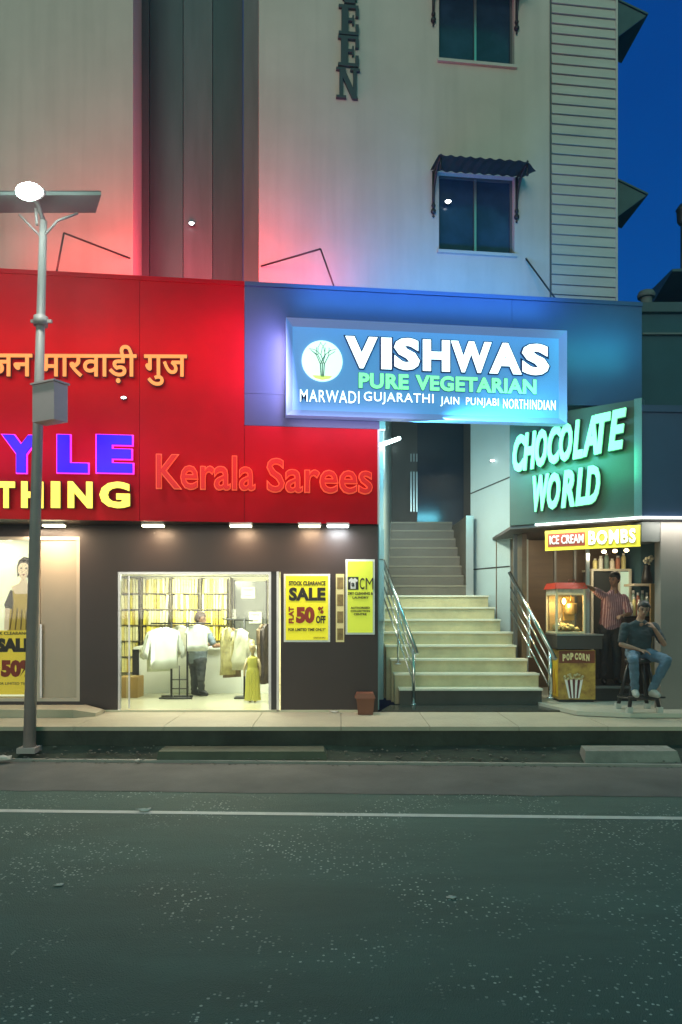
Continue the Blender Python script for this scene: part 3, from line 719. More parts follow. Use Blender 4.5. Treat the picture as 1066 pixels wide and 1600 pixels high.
add_light('strip_light', 'AREA', RF.pt(1.2, cz0 - .06, .14), 34, (1, .95, .85), cw, size=2.2, size_y=.06, target=RF.pt(1.2, 1.0, .1))
cs = sign_thing('chocolate_sign', CHOC, 900, 800, 'slanting mint green lit CHOCOLATE WORLD letters on the angled panel', 'sign')
dkg = mat('dark_green_return', (.01, .06, .03), .5)
def ch_word(word, xs, top, bot):
    for c_, (x0, x1) in zip(word, xs):
        t = ((x0 + x1) / 2 - xs[0][0]) / (xs[-1][1] - xs[0][0])
        y0 = top[0] + (top[1] - top[0]) * t; y1 = bot[0] + (bot[1] - bot[0]) * t
        a, z0 = CHOC.st(x0 + 1, y1 + .055 * (x1 - x0)); b, _ = CHOC.st(x1 - 1.5, y1); z1 = CHOC.st((x0 + x1) / 2, y0)[1]
        lettering(CHOC, c_, a, b, z0, z1, .05, .10, E_['mint'], cs, bold=.036, shear=.22, back=.02, backm=dkg, slope=.07)
ch_word('CHOCOLATE', [(806, 827), (822, 844), (841, 861), (860, 882), (878, 900), (899, 917), (914, 940), (932, 960), (954, 984)], (685, 640), (742, 702))
ch_word('WORLD', [(837, 864), (859, 881), (881, 904), (903, 922), (918, 943)], (747, 728), (802, 787))
glow(cs, CHOC, 815, 975, 725, .55, 12, (.05, 1, .42), .5)

# hanging banner
bn = sign_thing('hanging_banner', CHOC, 927, 860, 'yellow ICE CREAM BOMBS banner hanging under the chocolate sign', 'banner')
BP = CHOC.off(-.06); a, bz0 = BP.st(853, 861); b = BP.s_(1001); bz1 = BP.st(853, 830)[1]
sl = (BP.st(1001, 846)[1] - bz0) / (b - a)
m_ = MB(); m_.pbox(BP, a, b, bz0, bz1, 0, .03); m_.build('board', emi('banner_yellow', (.9, .72, .05), .32), bn)
zr = lambda t: bz0 + t * (bz1 - bz0)
m_ = MB(); m_.pbox(BP, a + .05, a + (b - a) * .44, zr(.18), zr(.84), .03, .036); m_.build('red_field', mat('brick_red', (.36, .05, .02), .5), bn)
lettering(BP, 'ICE CREAM', a + .08, a + (b - a) * .425, zr(.30), zr(.74), .037, .006, M['inkw'], bn, bold=.02)
lettering(BP, 'BOMBS', a + (b - a) * .48, b - .06, zr(.18), zr(.86), .034, .012, emi('banner_white', (.95, .95, .85), .55), bn, bold=.035, back=.03, backm=mat('olive_ink', (.20, .19, .02), .5), space=1.15)

# ------------------------------------------------------------------ stairs
stair = thing('staircase', (2, 12.8, ZP), 'cream tiled stairs rising between the two shops', 'staircase')
RL = [625, 617, 612, 604, 596, 595, 595, 595]; RR = [847, 842, 824, 806, 801, 782, 773, 763]
zs_ = [.69 + (2.24 - .69) * k / 7 for k in range(8)]
prev = ZF
for k in range(8):
    D = 12.0 + .28 * k; x0 = (RL[k] - 533) / F * D; x1 = (RR[k] - 533) / F * D; y1 = 14.6 if k == 7 else D + .28 + .02
    m_ = MB(); m_.box(x0, x1, D + .012, 14.6 - .002 * k, ZP, zs_[k] - .03)
    st = m_.build('step', M['tile'] if k > 0 else M['darkfloor'], stair)
    m_ = MB(); m_.box(x0 - .012, x1 + .012, D - .012, y1, zs_[k] - .03, zs_[k]); m_.build('tread', M['tread'], st, bevel=.006)
for k in range(1, 9):
    D = 14.6 + .26 * k; z = 2.24 + .209 * k
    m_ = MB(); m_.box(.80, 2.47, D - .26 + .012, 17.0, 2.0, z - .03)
    st = m_.build('step', M['tile_dim'], stair); m_ = MB(); m_.box(.80, 2.47, D - .26, D + .02, z - .03, z); m_.build('tread', mat('dimmed_tread', (.20, .175, .13), .4), st, bevel=.006)  # dimness of the upper flight put into the tread colour
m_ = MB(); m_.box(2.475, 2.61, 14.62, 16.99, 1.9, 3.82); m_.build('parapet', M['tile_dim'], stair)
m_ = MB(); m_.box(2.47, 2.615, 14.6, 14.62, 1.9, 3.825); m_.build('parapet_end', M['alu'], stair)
m_ = MB(); m_.hexa([(.62, 11.37, .36), (3.7, 11.37, .36), (3.3, 12.0, .36), (.80, 12.0, .36)], [(.62, 11.37, ZF - .004), (3.7, 11.37, ZF - .004), (3.3, 12.0, ZF - .004), (.80, 12.0, ZF - .004)]); m_.build('foot_landing', M['darkfloor'], stair)
def railing(top, bot, post_px, base, name, label):
    t = thing(name, base, label, 'handrail', 'stair handrails')
    top = Vector(top); bot = Vector(bot)
    m_ = MB(); d = (bot - top).normalized(); m_.tube([top - d * .05, bot], .034, 12); m_.build('handrail', M['steel'], t)
    for k, dz in enumerate((.22, .42, .62)):
        m_ = MB(); m_.tube([top - Vector((0, 0, dz)), bot + (top - bot) * .10 - Vector((0, 0, dz))], .014, 8); m_.build('rail', M['steel'], t)
    for f_, zb in ((.10, base[2]), (.55, base[2] + .62)):
        p = bot + (top - bot) * f_
        m_ = MB(); m_.tube([(p.x, p.y, zb), (p.x, p.y, p.z - .01)], .032 if f_ < .2 else .018, 10)
        m_.lathe((p.x, p.y, zb), [(.06, 0), (.06, .012), (.035, .02)], 14); m_.build('post', M['steel'], t)
railing(wp(600, 880, 13.0), wp(652, 1022, 11.9), 645, tuple(wp(645, 1103, 11.85)), 'stair_railing', 'steel railing on the left of the stairs beside the lime board')
railing(wp(798, 898, 12.9), wp(868, 1030, 11.75), 850, tuple(wp(852, 1089, 12.0)), 'stair_railing', 'steel railing on the right of the stairs beside the popcorn machine')

# ------------------------------------------------------------------ lamps
def soffit_lamp(px, py, label, m, col, en):
    x = (px - 533) / F * 11.1; y = 11.05 + .02 * (x + 3); z = 3.28
    t = thing('soffit_lamp', (x, y, z), label, 'lamp', 'lamps under the red fascia')
    m_ = MB(); m_.box(x - .17, x + .17, y - .05, y + .05, z - .045, z - .002); m_.build('housing', M['white'], t, bevel=.01)
    m_ = MB(); m_.box(x - .155, x + .155, y - .056, y + .04, z - .068, z - .046); m_.build('lens', m, t, bevel=.008)
    add_light('lamp_light', 'AREA', (x, y, z - .08), en, col, t, size=.26, size_y=.10, target=(x, y + .10, z - 1))
for px, lb, m, c, en in ((88, 'warm slim lamp under the fascia above the display window', E_['warm'], (1, .66, .40), 15),
                     (241, 'warm slim lamp under the fascia left of the saree sign, above door edge', E_['warm'], (1, .66, .40), 15),
                     (377, 'warm slim lamp under the fascia below the word Kerala', E_['warm'], (1, .66, .40), 15),
                     (484, 'warm slim lamp under the fascia above the yellow sale poster', E_['warm'], (1, .66, .40), 15),
                     (528, 'white bright lamp under the fascia above the lime board', E_['cool'], (.92, .97, 1), 18)):
    soffit_lamp(px, 825, lb, m, c, en)
t = thing('tube_light', wp(592, 692, 12.75), 'white tube light tilted on the hall wall beside the blue sign', 'lamp')
A, B = wp(593, 696, 12.75), wp(624, 685, 13.6)
m_ = MB(); m_.tube([A, B], .032, 10); m_.build('tube', E_['tube'], t)
m_ = MB(); m_.tube([A + Vector((0, .06, .03)), B + Vector((0, .06, .03))], .03, 8); m_.build('batten', M['white'], t)
add_light('tube_and_stair_fill', 'POINT', (A + B) / 2 + Vector((.12, -.10, -.16)), 34, (.78, 1, .97), t, size=.1)
add_light('tube_and_stair_fill', 'AREA', (1.6, 12.7, 4.3), 66, (1.0, .95, .66), t, size=.5, size_y=.1, target=(2.6, 14.0, 1.2))  # added warm fill for the stairs, set apart from the tube
b = thing('junction_box', wp(596, 660, 12.6), 'small white box high on the hall wall above tube light', 'box')
m_ = MB(); p = wp(596, 662, 12.6); m_.box(p.x - .07, p.x + .07, p.y, p.y + .12, p.z - .09, p.z + .1); m_.build('case', M['white'], b, bevel=.01)
def dot(loc, label, r=.035):  # made-up glowing dots standing in for small bright spots
    t = thing('glow_dot', loc, label, 'lamp', 'tiny white glowing dots on the building')
    m_ = MB(); m_.lathe(Vector(loc) - Vector((0, 0, .02)), [(r * 1.3, 0), (r * 1.4, .04)], 12); m_.build('housing', M['black'], t)
    m_ = MB(); m_.ball(Vector(loc) + Vector((0, -.02, .0)), (r * 1.3, r, r * .7), 10); m_.build('lens', E_['dot'], t)
dot(FAS.off(.03).at(194, 622), 'tiny white glowing dot on the red fascia below the gold Hindi letters', .03)
dot(UP.off(-.75).at(300, 350), 'tiny white glowing dot on the dark recessed bay of the building', .035)
dot(UP.off(-.06).at(700, 316), 'tiny white glowing dot at the window under the awning', .04)
dot(cp.off(.04).at(769, 720), 'tiny white glowing dot on the white column beside the chocolate sign', .035)

# ------------------------------------------------------------------ stay rods on the fascia roof
def rods(pts, label):
    t = thing('stay_rod', pts[0], label, 'rod', 'stay rods above the fascia')
    for a, b_ in zip(pts, pts[1:]):
        m_ = MB(); m_.tube([a, b_], .014, 6); m_.build('bar', M['iron'], t)
rods([FAS.off(-.1).at(88, 428), FAS.off(-.12).at(100, 364), UP.off(-.01).at(204, 404)], 'bent thin stay rod above the red fascia near the street lamp')
rods([UP.off(.02).at(408, 416), FAS.off(-.12).at(501, 389), FAS.off(-.1).at(525, 456)], 'bent thin stay rod above the fascia beside the dark bay')
rods([UP.off(.02).at(822, 404), FAS.off(-.1).at(872, 472)], 'single straight stay rod above the blue sign near the clapboards')

# ------------------------------------------------------------------ street lamp
lp = thing('street_lamp', wp(47, 1166, 9.8), 'solar street lamp on a slim galvanised pole with a battery box', 'street lamp')
b0, b1 = wp(46, 1168, 9.8), wp(68, 345, 9.8)
tp = lambda f: b0 + (b1 - b0) * f
m_ = MB(); m_.tube([tp(0), tp(.62), tp(1.0)], [.080, .066, .048], 18); m_.build('pole', M['pole'], lp)
m_ = MB(); m_.tube([tp(.80), tp(.818)], [.092, .092], 18); p = tp(.809); m_.box(p.x - .13, p.x + .15, p.y - .02, p.y + .02, p.z - .02, p.z + .02); m_.build('clamp_band', M['pole'], lp)
m_ = MB(); p = tp(0); m_.box(p.x - .12, p.x + .12, p.y - .12, p.y + .12, p.z - .06, p.z + .01); m_.build('base_plate', M['pole'], lp, bevel=.01)
A = wp(-75, 318, 9.75); B = wp(166, 318, 9.75)
m_ = MB(); dx = Vector((0, .42, .22)); up = Vector((0, -.02, .04))
A1, B1 = A + Vector((0, -.20, .0)), B + Vector((0, -.20, .0))
m_.hexa([A1, B1, B1 + Vector((-.22, .45, .01)), A1 + Vector((0, .45, .01))], [v + Vector((0, 0, .045)) for v in (A1, B1, B1 + Vector((-.22, .45, .01)), A1 + Vector((0, .45, .01)))]); sp_ = m_.build('solar_panel', M['panel_under'], lp)
m_ = MB(); m_.hexa([v + Vector((0, 0, .047)) for v in (A1, B1, B1 + Vector((-.22, .45, .01)), A1 + Vector((0, .45, .01)))], [v + Vector((0, 0, .055)) for v in (A1, B1, B1 + Vector((-.22, .45, .01)), A1 + Vector((0, .45, .01)))]); m_.build('cell_sheet', M['solar'], sp_)
m_ = MB(); p = wp(66, 372, 9.8); m_.tube([p, wp(90, 345, 9.75), wp(122, 333, 9.75)], .016, 6); m_.tube([p, wp(30, 335, 9.75)], .016, 6); m_.tube([wp(58, 352, 9.75), wp(56, 326, 9.75)], .02, 6); m_.build('bracket', M['pole'], lp)
m_ = MB(); hd = wp(46, 298, 9.2); m_.tube([tp(1.0), tp(1.0) + Vector((-.05, -.2, .28)), hd + Vector((0, .16, .02))], .03, 10); m_.build('arm', M['pole'], lp)
m_ = MB(); m_.hull([(hd + Vector((-.13, .06, .02)), .05), (hd + Vector((.13, .06, .02)), .05), (hd + Vector((0, .22, .05)), .05)]); m_.build('lamp_head', M['box'], lp)
m_ = MB(); m_.ball(hd + Vector((0, -.02, -.02)), (.16, .08, .105), 20); m_.build('lens', E_['led'], lp)
add_light('street_light', 'SPOT', hd + Vector((0, -.12, -.12)), 430, (.95, .98, .90), lp, size=.12, target=(-1.6, 8.6, 0), spot=math.radians(92))
add_light('street_light', 'POINT', hd + Vector((0, -.22, .0)), 12, (.75, 1.0, .93), lp, size=.1)
m_ = MB(); a = wp(57, 662, 9.62); m_.box(a.x, a.x + .40, 9.44, 9.66, a.z, a.z + .48)
for v in m_.bm.verts:
    c = Vector((a.x + .22, 9.55)); d = Vector((v.co.x, v.co.y)) - c; an = math.radians(-28); v.co.x = c.x + d.x * math.cos(an) - d.y * math.sin(an); v.co.y = c.y + d.x * math.sin(an) + d.y * math.cos(an)
bx = m_.build('battery_box', M['box'], lp, bevel=.012)
m_ = MB(); m_.box(a.x - .02, a.x + .42, 9.42, 9.68, a.z + .482, a.z + .505)
for v in m_.bm.verts:
    c = Vector((a.x + .22, 9.55)); d = Vector((v.co.x, v.co.y)) - c; an = math.radians(-28); v.co.x = c.x + d.x * math.cos(an) - d.y * math.sin(an); v.co.y = c.y + d.x * math.sin(an) + d.y * math.cos(an)
m_.build('lid', M['box'], bx)

# ------------------------------------------------------------------ saree shop: front, lights, furniture
fr = thing('glass_shop_front', (-2.2, 11.45, ZF), 'bright glass shop front of the saree shop with slim metal frames', 'shop front')
m_ = MB(); m_.box(-3.45, -3.41, 11.42, 11.48, ZF, ZD); m_.box(-1.12, -1.08, 11.42, 11.48, ZF, ZD); m_.box(-.99, -.955, 11.36, 11.40, ZF - .02, ZD); m_.box(-3.41, -1.12, 11.42, 11.48, ZD - .04, ZD); m_.build('frame', M['alu'], fr)
m_ = MB(); m_.box(-3.41, -1.12, 11.445, 11.452, ZF + .01, ZD - .04); m_.build('pane', M['glass'], fr)
m_ = MB(); m_.box(-1.08, -.99, 11.43, 11.47, ZF, ZD); m_.build('jamb', M['black'], fr)
m_ = MB(); m_.box(-3.28, -3.26, 11.40, 11.43, ZF + .02, ZD - .06); m_.build('door_edge', M['alu'], fr)
for i, (x0, x1, y0, y1) in enumerate(((-3.3, -2.6, 11.9, 12.3), (-2.3, -1.7, 12.4, 13.0), (-1.75, -1.15, 11.9, 12.4))):
    t = thing('ceiling_panel', ((x0 + x1) / 2, (y0 + y1) / 2, 2.60), ['square ceiling light just inside the door at the saree shop left', 'square ceiling light over the counter of the saree shop', 'square ceiling light over the hanging dresses'][i], 'ceiling light', 'ceiling lights in the saree shop')
    m_ = MB(); m_.box(x0, x1, y0, y1, 2.612, 2.638); m_.build('frame', M['white'], t); m_ = MB(); m_.box(x0 + .02, x1 - .02, y0 + .02, y1 - .02, 2.60, 2.611); m_.build('diffuser', E_['panel'], t)
    add_light('panel_and_fill_light', 'AREA', ((x0 + x1) / 2, (y0 + y1) / 2, 2.59), 46, (1, .98, .80), t, size=.55, target=((x0 + x1) / 2, (y0 + y1) / 2 + .1, 0))
add_light('panel_and_fill_light', 'AREA', (-2.8, 14.0, 2.58), 95, (1, .95, .66), t, size=1.6, size_y=.3, target=(-2.4, 14.9, 1.0))  # added fill that brightens the shelves, no ceiling panel there
# counter
ct = thing('shop_counter', (-2.3, 13.8, ZF), 'long white shop counter in front of the shelves', 'counter')
m_ = MB(); m_.box(-3.72, -1.25, 13.62, 14.1, ZF, 1.24); m_.build('base', M['counter'], ct, bevel=.01)
m_ = MB(); m_.box(-3.80, -1.2, 13.54, 14.15, 1.242, 1.285); m_.build('counter_top', M['counter'], ct, bevel=.008)
m_ = MB(); m_.box(-3.84, -3.725, 13.60, 14.1, ZF, 1.24); m_.build('end_panel', M['black'], ct)
# shelves
XS = [(p - 533) / F * 15.0 for p in (176, 222, 268, 314, 360)]; ZS = [HC + (950 - y) / F * 15.0 for y in (1022, 1008 - 12, 970 - 2, 941, 913, 884)]
ZS = [.70, 1.02, 1.34, 1.66, 1.98, 2.30]
sh = thing('saree_shelves', (-3.4, 15.1, ZF), 'tall dark divided shelving full of folded sarees along the back wall', 'shelf')
m_ = MB(); m_.box(XS[0], XS[-1], 15.27, 15.295, ZF, 2.62); m_.build('back_panel', M['shopwall'], sh)
for x in XS:
    m_ = MB(); m_.box(x - .012, x + .012, 14.92, 15.27, ZF, 2.62); m_.build('divider', M['shelfwood'], sh)
for z in ZS:
    m_ = MB()
    for a, b_ in zip(XS, XS[1:]): m_.box(a + .014, b_ - .014, 14.925, 15.268, z - .018, z)
    m_.build('shelf_board', M['shelfwood'], sh)
# folded sarees: one pack of each colour built, then copied along the shelves
cols = [('pale_cream_cloth', (.70, .60, .24)), ('yellow_cloth', (.70, .58, .06)), ('white_cloth', (.76, .72, .46)), ('mustard_cloth', (.52, .38, .05)), ('straw_cloth', (.74, .68, .30)), ('olive_gold_cloth', (.42, .36, .06))]
words_ = ['pale cream', 'bright yellow', 'white', 'mustard', 'straw coloured', 'olive gold']
packs = []
for (nm, c), wd in zip(cols, words_):
    c = tuple(min(.9, x * 1.12) for x in c)
    m_ = MB(); m_.box(-.024, .024, 0, .24, 0, .292)
    cm = mat(nm, c, .75, var=.3, scale=9, stretch=(1, 1, 1))
    o = m_.build('folded_saree', cm, bevel=.012, origin=(0, 0, 0), label=wd + ' folded saree standing upright among others on the shelves', cat='saree', group=wd + ' folded sarees on the shelves')
    packs.append([o, False])
random.seed(11)
for r, z in enumerate(ZS):
    for c in range(4):
        a, b_ = XS[c] + .02, XS[c + 1] - .02; x = a + .035
        pref = random.choice([0, 1, 2, 4])
        while x < b_ - .03:
            k = pref if random.random() < .45 else random.randrange(6)
            src, used = packs[k]
            o = src if not used else src.copy()
            if used: COL.objects.link(o)
            packs[k][1] = True
            o.location = (x, 14.94 + random.uniform(0, .03), z + .001); s = random.uniform(.93, 1.03)
            o.scale = (random.uniform(.8, 1.1), 1, s); o.rotation_euler = (0, random.uniform(-.02, .10) if random.random() < .25 else 0, 0)
            x += .056
# mirror wall, notices
m_t = thing('wall_mirror', (-1.6, 15.2, ZF), 'grey mirror panel on the back wall right of the shelves', 'mirror')
x0, x1 = XS[-1] + .06, XS[-1] + .70
m_ = MB(); m_.box(x0, x1, 15.24, 15.29, .5, 2.55); m_.build('glass', mat('grey_mirror', (.20, .21, .20), .2), m_t); m_ = MB(); m_.box(x0 - .02, x0, 15.22, 15.295, .5, 2.57); m_.box(x1, x1 + .02, 15.22, 15.295, .5, 2.57); m_.build('frame', M['black'], m_t)
def notice(px0, px1, py0, py1, D, label):
    p, q_ = wp(px0, py1, D), wp(px1, py0, D); t = thing('paper_notice', p, label, 'notice', 'white notices in the saree shop')
    m_ = MB(); m_.box(p.x, q_.x, D, D + .006, p.z, q_.z); m_.build('sheet', M['inkw'], t)
    m_ = MB(); m_.box(p.x + .08, q_.x - .08, D - .003, D - .001, p.z + .05, p.z + .06); m_.box(p.x + .05, q_.x - .05, D - .003, D - .001, q_.z - .07, q_.z - .055); m_.build('print', M['inkb'], t)
notice(377, 399, 917, 935, 15.2, 'wide white notice upper on the grey mirror')
notice(389, 409, 956, 974, 15.2, 'square white notice lower on the mirror, right side')
notice(359, 369, 952, 967, 15.2, 'small narrow white notice at the left edge of the mirror')
# right hand rack sliver
m_ = MB(); 
pb = thing('cardboard_box', (-4.0 + .3, 13.5, ZF), 'tan cardboard box on the floor at the left end of the counter', 'box')
m_ = MB(); m_.box(-3.88, -3.55, 12.9, 13.3, ZF + .001, ZF + .36); m_.build('carton', mat('cardboard', (.42, .26, .08), .8, var=.15, scale=4), pb, bevel=.01)
m_ = MB(); m_.box(-3.75, -3.68, 12.897, 13.303, ZF, ZF + .363); m_.build('tape', mat('tape', (.55, .42, .2), .3), pb)

def shirt_mesh(c, w, h, sleeve, m, name, parent, thick=.05, flare=1.0, angle=0):
    """a garment hanging from a hanger at c (collar): folded front with sleeves"""
    c = Vector(c); ca, sa = math.cos(angle), math.sin(angle)
    out = [(-.10, 0), (-.5, -.10), (-.5 - .30 * sleeve, -.10 - .62 * sleeve), (-.5 - .12 * sleeve, -.10 - .68 * sleeve - .02), (-.46, -.38), (-.47 * flare, -1.0), (.47 * flare, -1.0), (.46, -.38), (.5 + .12 * sleeve, -.10 - .68 * sleeve - .02), (.5 + .30 * sleeve, -.10 - .62 * sleeve), (.5, -.10), (.10, 0), (0, -.07)]
    m_ = MB(); n = 0
    pts = [Vector((x * w, 0, z * h)) for x, z in out]
    fr = [m_.bm.verts.new(p + Vector((0, -thick / 2, 0))) for p in pts]; ba = [m_.bm.verts.new(p + Vector((0, thick / 2, 0))) for p in pts]
    m_.bm.faces.new(fr); m_.bm.faces.new(list(reversed(ba)))
    for i in range(len(pts)): m_.bm.faces.new([fr[i], fr[(i + 1) % len(pts)], ba[(i + 1) % len(pts)], ba[i]])
    bmesh.ops.triangulate(m_.bm, faces=m_.bm.faces[:]); bmesh.ops.subdivide_edges(m_.bm, edges=m_.bm.edges[:], cuts=3, use_grid_fill=True)
    for v in m_.bm.verts:
        y = v.co.y + .03 * math.sin(v.co.x * 38 + v.co.z * 4) * min(1, -v.co.z / h + .1) + .012 * math.sin(v.co.x * 90)
        v.co = Vector((v.co.x * ca - y * sa, v.co.x * sa + y * ca, v.co.z)) + c
    for f in m_.bm.faces: f.smooth = True
    return m_.build(name, m, parent)
def hanger(m_, c, w, angle=0):
    c = Vector(c); d = Vector((math.cos(angle), math.sin(angle), 0))
    m_.tube([c + d * (-w / 2) + Vector((0, 0, -.09)), c + Vector((0, 0, .01)), c + d * (w / 2) + Vector((0, 0, -.09))], .008, 6)
    pts = [c + Vector((0, 0, .01))] + [c + Vector((.02 * math.sin(k), 0, .06 + .025 * -math.cos(k))) for k in (0, .8, 1.6, 2.4, 3.2, 4.0)]
    m_.tube(pts, .005, 6)
# black garment stand
gs = thing('garment_stand', wp(280, 1092, 12.85), 'black metal garment stand with two uprights by the door', 'garment stand')
for px in (268, 293):
    a = wp(px, 1092, 12.85); m_ = MB(); m_.tube([(a.x, 12.85, ZF + .03), (a.x, 12.85, wp(px, 972, 12.85).z)], .019, 8); m_.build('upright', M['black'], gs)
m_ = MB(); a, b_ = wp(252, 1092, 12.85), wp(303, 1092, 12.85); m_.tube([(a.x, 12.70, ZF + .02), (b_.x, 12.70, ZF + .02)], .016, 8); m_.tube([(a.x - .03, 13.0, ZF + .02), (b_.x - .05, 13.0, ZF + .02)], .016, 8)
for px in (268, 293): q_ = wp(px, 1092, 12.85); m_.tube([(q_.x, 12.7, ZF + .02), (q_.x, 13.0, ZF + .02)], .014, 8)
m_.build('foot_frame', M['black'], gs)
m_ = MB(); a, b_ = wp(236, 974, 12.85), wp(330, 974, 12.85); m_.tube([(a.x, 12.85, a.z), (b_.x, 12.85, b_.z)], .014, 8); m_.build('rail', M['black'], gs)
m_ = MB(); a, b_ = wp(268, 1066, 12.85), wp(293, 1066, 12.85)
for py in (1062, 1076): m_.tube([(a.x, 12.85, wp(0, py, 12.85).z), (b_.x, 12.85, wp(0, py, 12.85).z)], .010, 6)
m_.tube([((a.x + b_.x) / 2, 12.85, wp(0, 1040, 12.85).z), ((a.x + b_.x) / 2, 12.85, ZF + .03)], .010, 6); m_.build('lower_grid', M['black'], gs)
def garment(px, py, D, w, h, sl, m, label, flare=1.0, group='garments hanging in the saree shop', angle=0.0, nm='hanging_shirt', cat='shirt'):
    c = wp(px, py, D); t = thing(nm, c, label, cat, group)
    shirt_mesh(c, w, h, sl, m, 'cloth', t, flare=flare, angle=angle)
    m_ = MB(); hanger(m_, c + Vector((0, 0, .0)), w * .9, angle); m_.build('hanger', M['black'], t)
wc = mat('white_shirt_cloth', (.78, .80, .74), .8, var=.06, scale=5)
garment(257, 980, 12.78, .50, .72, .95, wc, 'large white long sleeved shirt hanging left on the black stand', angle=.5)
garment(250, 981, 12.92, .46, .76, .9, mat('pale_green_cloth', (.70, .75, .58), .8, var=.1, scale=5), 'pale green shirt hanging behind the large white shirt', angle=.55)
garment(309, 976, 12.80, .36, .46, .35, wc, 'small white short sleeved shirt hanging right on the black stand')
garment(283, 977, 12.95, .30, .5, .4, mat('cream_shirt', (.70, .66, .50), .8, var=.15, scale=7), 'cream shirt hanging between the two stand uprights')
# dress rail on the right
dr = thing('dress_rail', wp(372, 1092, 12.9), 'dark dress rail with a single post at the right of the shop', 'garment stand')
m_ = MB(); p = wp(382, 1092, 12.9); m_.tube([(p.x, 12.9, ZF + .02), (p.x, 12.9, wp(0, 966, 12.9).z)], .018, 8); m_.build('upright', M['black'], dr)
m_ = MB(); m_.tube([wp(348, 967, 12.7), wp(395, 970, 13.1)], .014, 8); m_.build('rail', M['black'], dr)
m_ = MB(); m_.box(p.x - .16, p.x + .1, 12.75, 13.05, ZF + .001, ZF + .025); m_.build('foot_plate', M['black'], dr)
gold = mat('gold_dress_cloth', (.62, .55, .25), .7, var=.5, scale=11); brown = mat('brown_dress_cloth', (.26, .17, .08), .7, var=.5, scale=11)
garment(356, 980, 12.75, .24, .82, .0, gold, 'gold dress hanging at the left end of the dress rail', flare=1.4, angle=.7, nm='hanging_dress', cat='dress')
garment(363, 981, 12.88, .26, .86, .0, brown, 'brown dress hanging second on the dress rail', flare=1.4, angle=.7, nm='hanging_dress', cat='dress')
garment(375, 982, 12.80, .30, .72, .0, mat('cream_dress_cloth', (.72, .70, .52), .7, var=.2, scale=9), 'pale cream sleeveless dress facing the street on the rail', flare=1.25, nm='hanging_dress', cat='dress')
for k, (px, m) in enumerate(((411, brown), (417, mat('dark_dress_cloth', (.10, .07, .06), .7, var=.5, scale=11)))):
    garment(px, 975, 12.6 - .2 * k, .26, 1.0, .0, m, ['brown long dress hanging beside the right door jamb', 'dark long dress hanging nearest the right door jamb'][k], flare=1.2, angle=1.0, nm='hanging_dress', cat='dress')
# child mannequin in a pleated yellow dress
mq = thing('child_mannequin', wp(395, 1097, 12.35), 'small child mannequin in a pleated yellow dress near the right jamb', 'mannequin')
p = wp(395, 1097, 12.35); z0 = ZF; H = 1.0
m_ = MB(); n = 40
prof = [(.125, .03), (.115, .18), (.11, .34), (.10, .50), (.085, .58), (.092, .68), (.085, .74), (.03, .775)]
rings = []
for r, z in prof:
    rings.append([m_.bm.verts.new((p.x + r * (1 + (.10 if k % 2 else -.05) * (1 if z < .55 else 0)) * math.cos(2 * math.pi * k / n), 12.35 + r * .8 * (1 + (.10 if k % 2 else -.05) * (1 if z < .55 else 0)) * math.sin(2 * math.pi * k / n), z0 + z)) for k in range(n)])
for i in range(len(rings) - 1):
    for k in range(n): m_.bm.faces.new([rings[i][k], rings[i][(k + 1) % n], rings[i + 1][(k + 1) % n], rings[i + 1][k]])
m_.build('dress', mat('yellow_dress_cloth', (.72, .66, .12), .7, var=.2, scale=8), mq)
m_ = MB(); m_.ball((p.x, 12.34, z0 + .90), (.055, .062, .078), 14); m_.tube([(p.x, 12.35, z0 + .76), (p.x, 12.35, z0 + .85)], .025, 8)
for s in (-1, 1): m_.tube([(p.x + s * .085, 12.35, z0 + .72), (p.x + s * .135, 12.33, z0 + .58), (p.x + s * .13, 12.28, z0 + .44)], [.026, .02, .014], 8)
for s in (-1, 1): m_.tube([(p.x + s * .04, 12.35, z0 + .06), (p.x + s * .04, 12.35, z0 + .001)], [.025, .022], 8)
m_.build('body', mat('mannequin_skin', (.55, .42, .22), .45), mq)

# ------------------------------------------------------------------ posters and boards on the shop front
def poster(px0, px1, py0, py1, off, m, name, label, cat='poster', th=.04, border=.03):
    a, z0 = SHOP.st(px0, py1); b_, z1 = SHOP.st(px1, py0)
    t = thing(name, SHOP.pt((a + b_) / 2, z0, off), label, cat)
    m_ = MB(); m_.pbox(SHOP, a, b_, z0, z1, off, off + th); m_.build('board', M['inkw'], t)
    m_ = MB(); m_.pbox(SHOP, a + border, b_ - border, z0 + border, z1 - border, off + th + .0005, off + th + .004); m_.build('print_ground', m, t)
    return t, off + th + .005
inkb, inkr = M['inkb'], M['inkr']
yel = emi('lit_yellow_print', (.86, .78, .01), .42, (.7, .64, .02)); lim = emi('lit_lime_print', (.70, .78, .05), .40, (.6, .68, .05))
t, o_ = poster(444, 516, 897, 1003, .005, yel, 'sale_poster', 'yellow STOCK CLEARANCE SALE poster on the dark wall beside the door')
PW = SHOP
lettering_px(PW, 'STOCK CLEARANCE', 452, 509, 908, 915, o_, .004, inkb, t, bold=.04)
lettering_px(PW, 'SALE', 452, 509, 918, 939, o_, .004, inkb, t, bold=.055, space=1.06)
lettering_px(PW, '50', 463, 492, 948, 974, o_, .004, inkr, t, bold=.07); lettering_px(PW, '%', 497, 506, 948, 959, o_, .004, inkr, t, bold=.06)
lettering_px(PW, 'OFF', 494, 509, 962, 974, o_, .004, inkb, t, bold=.05)
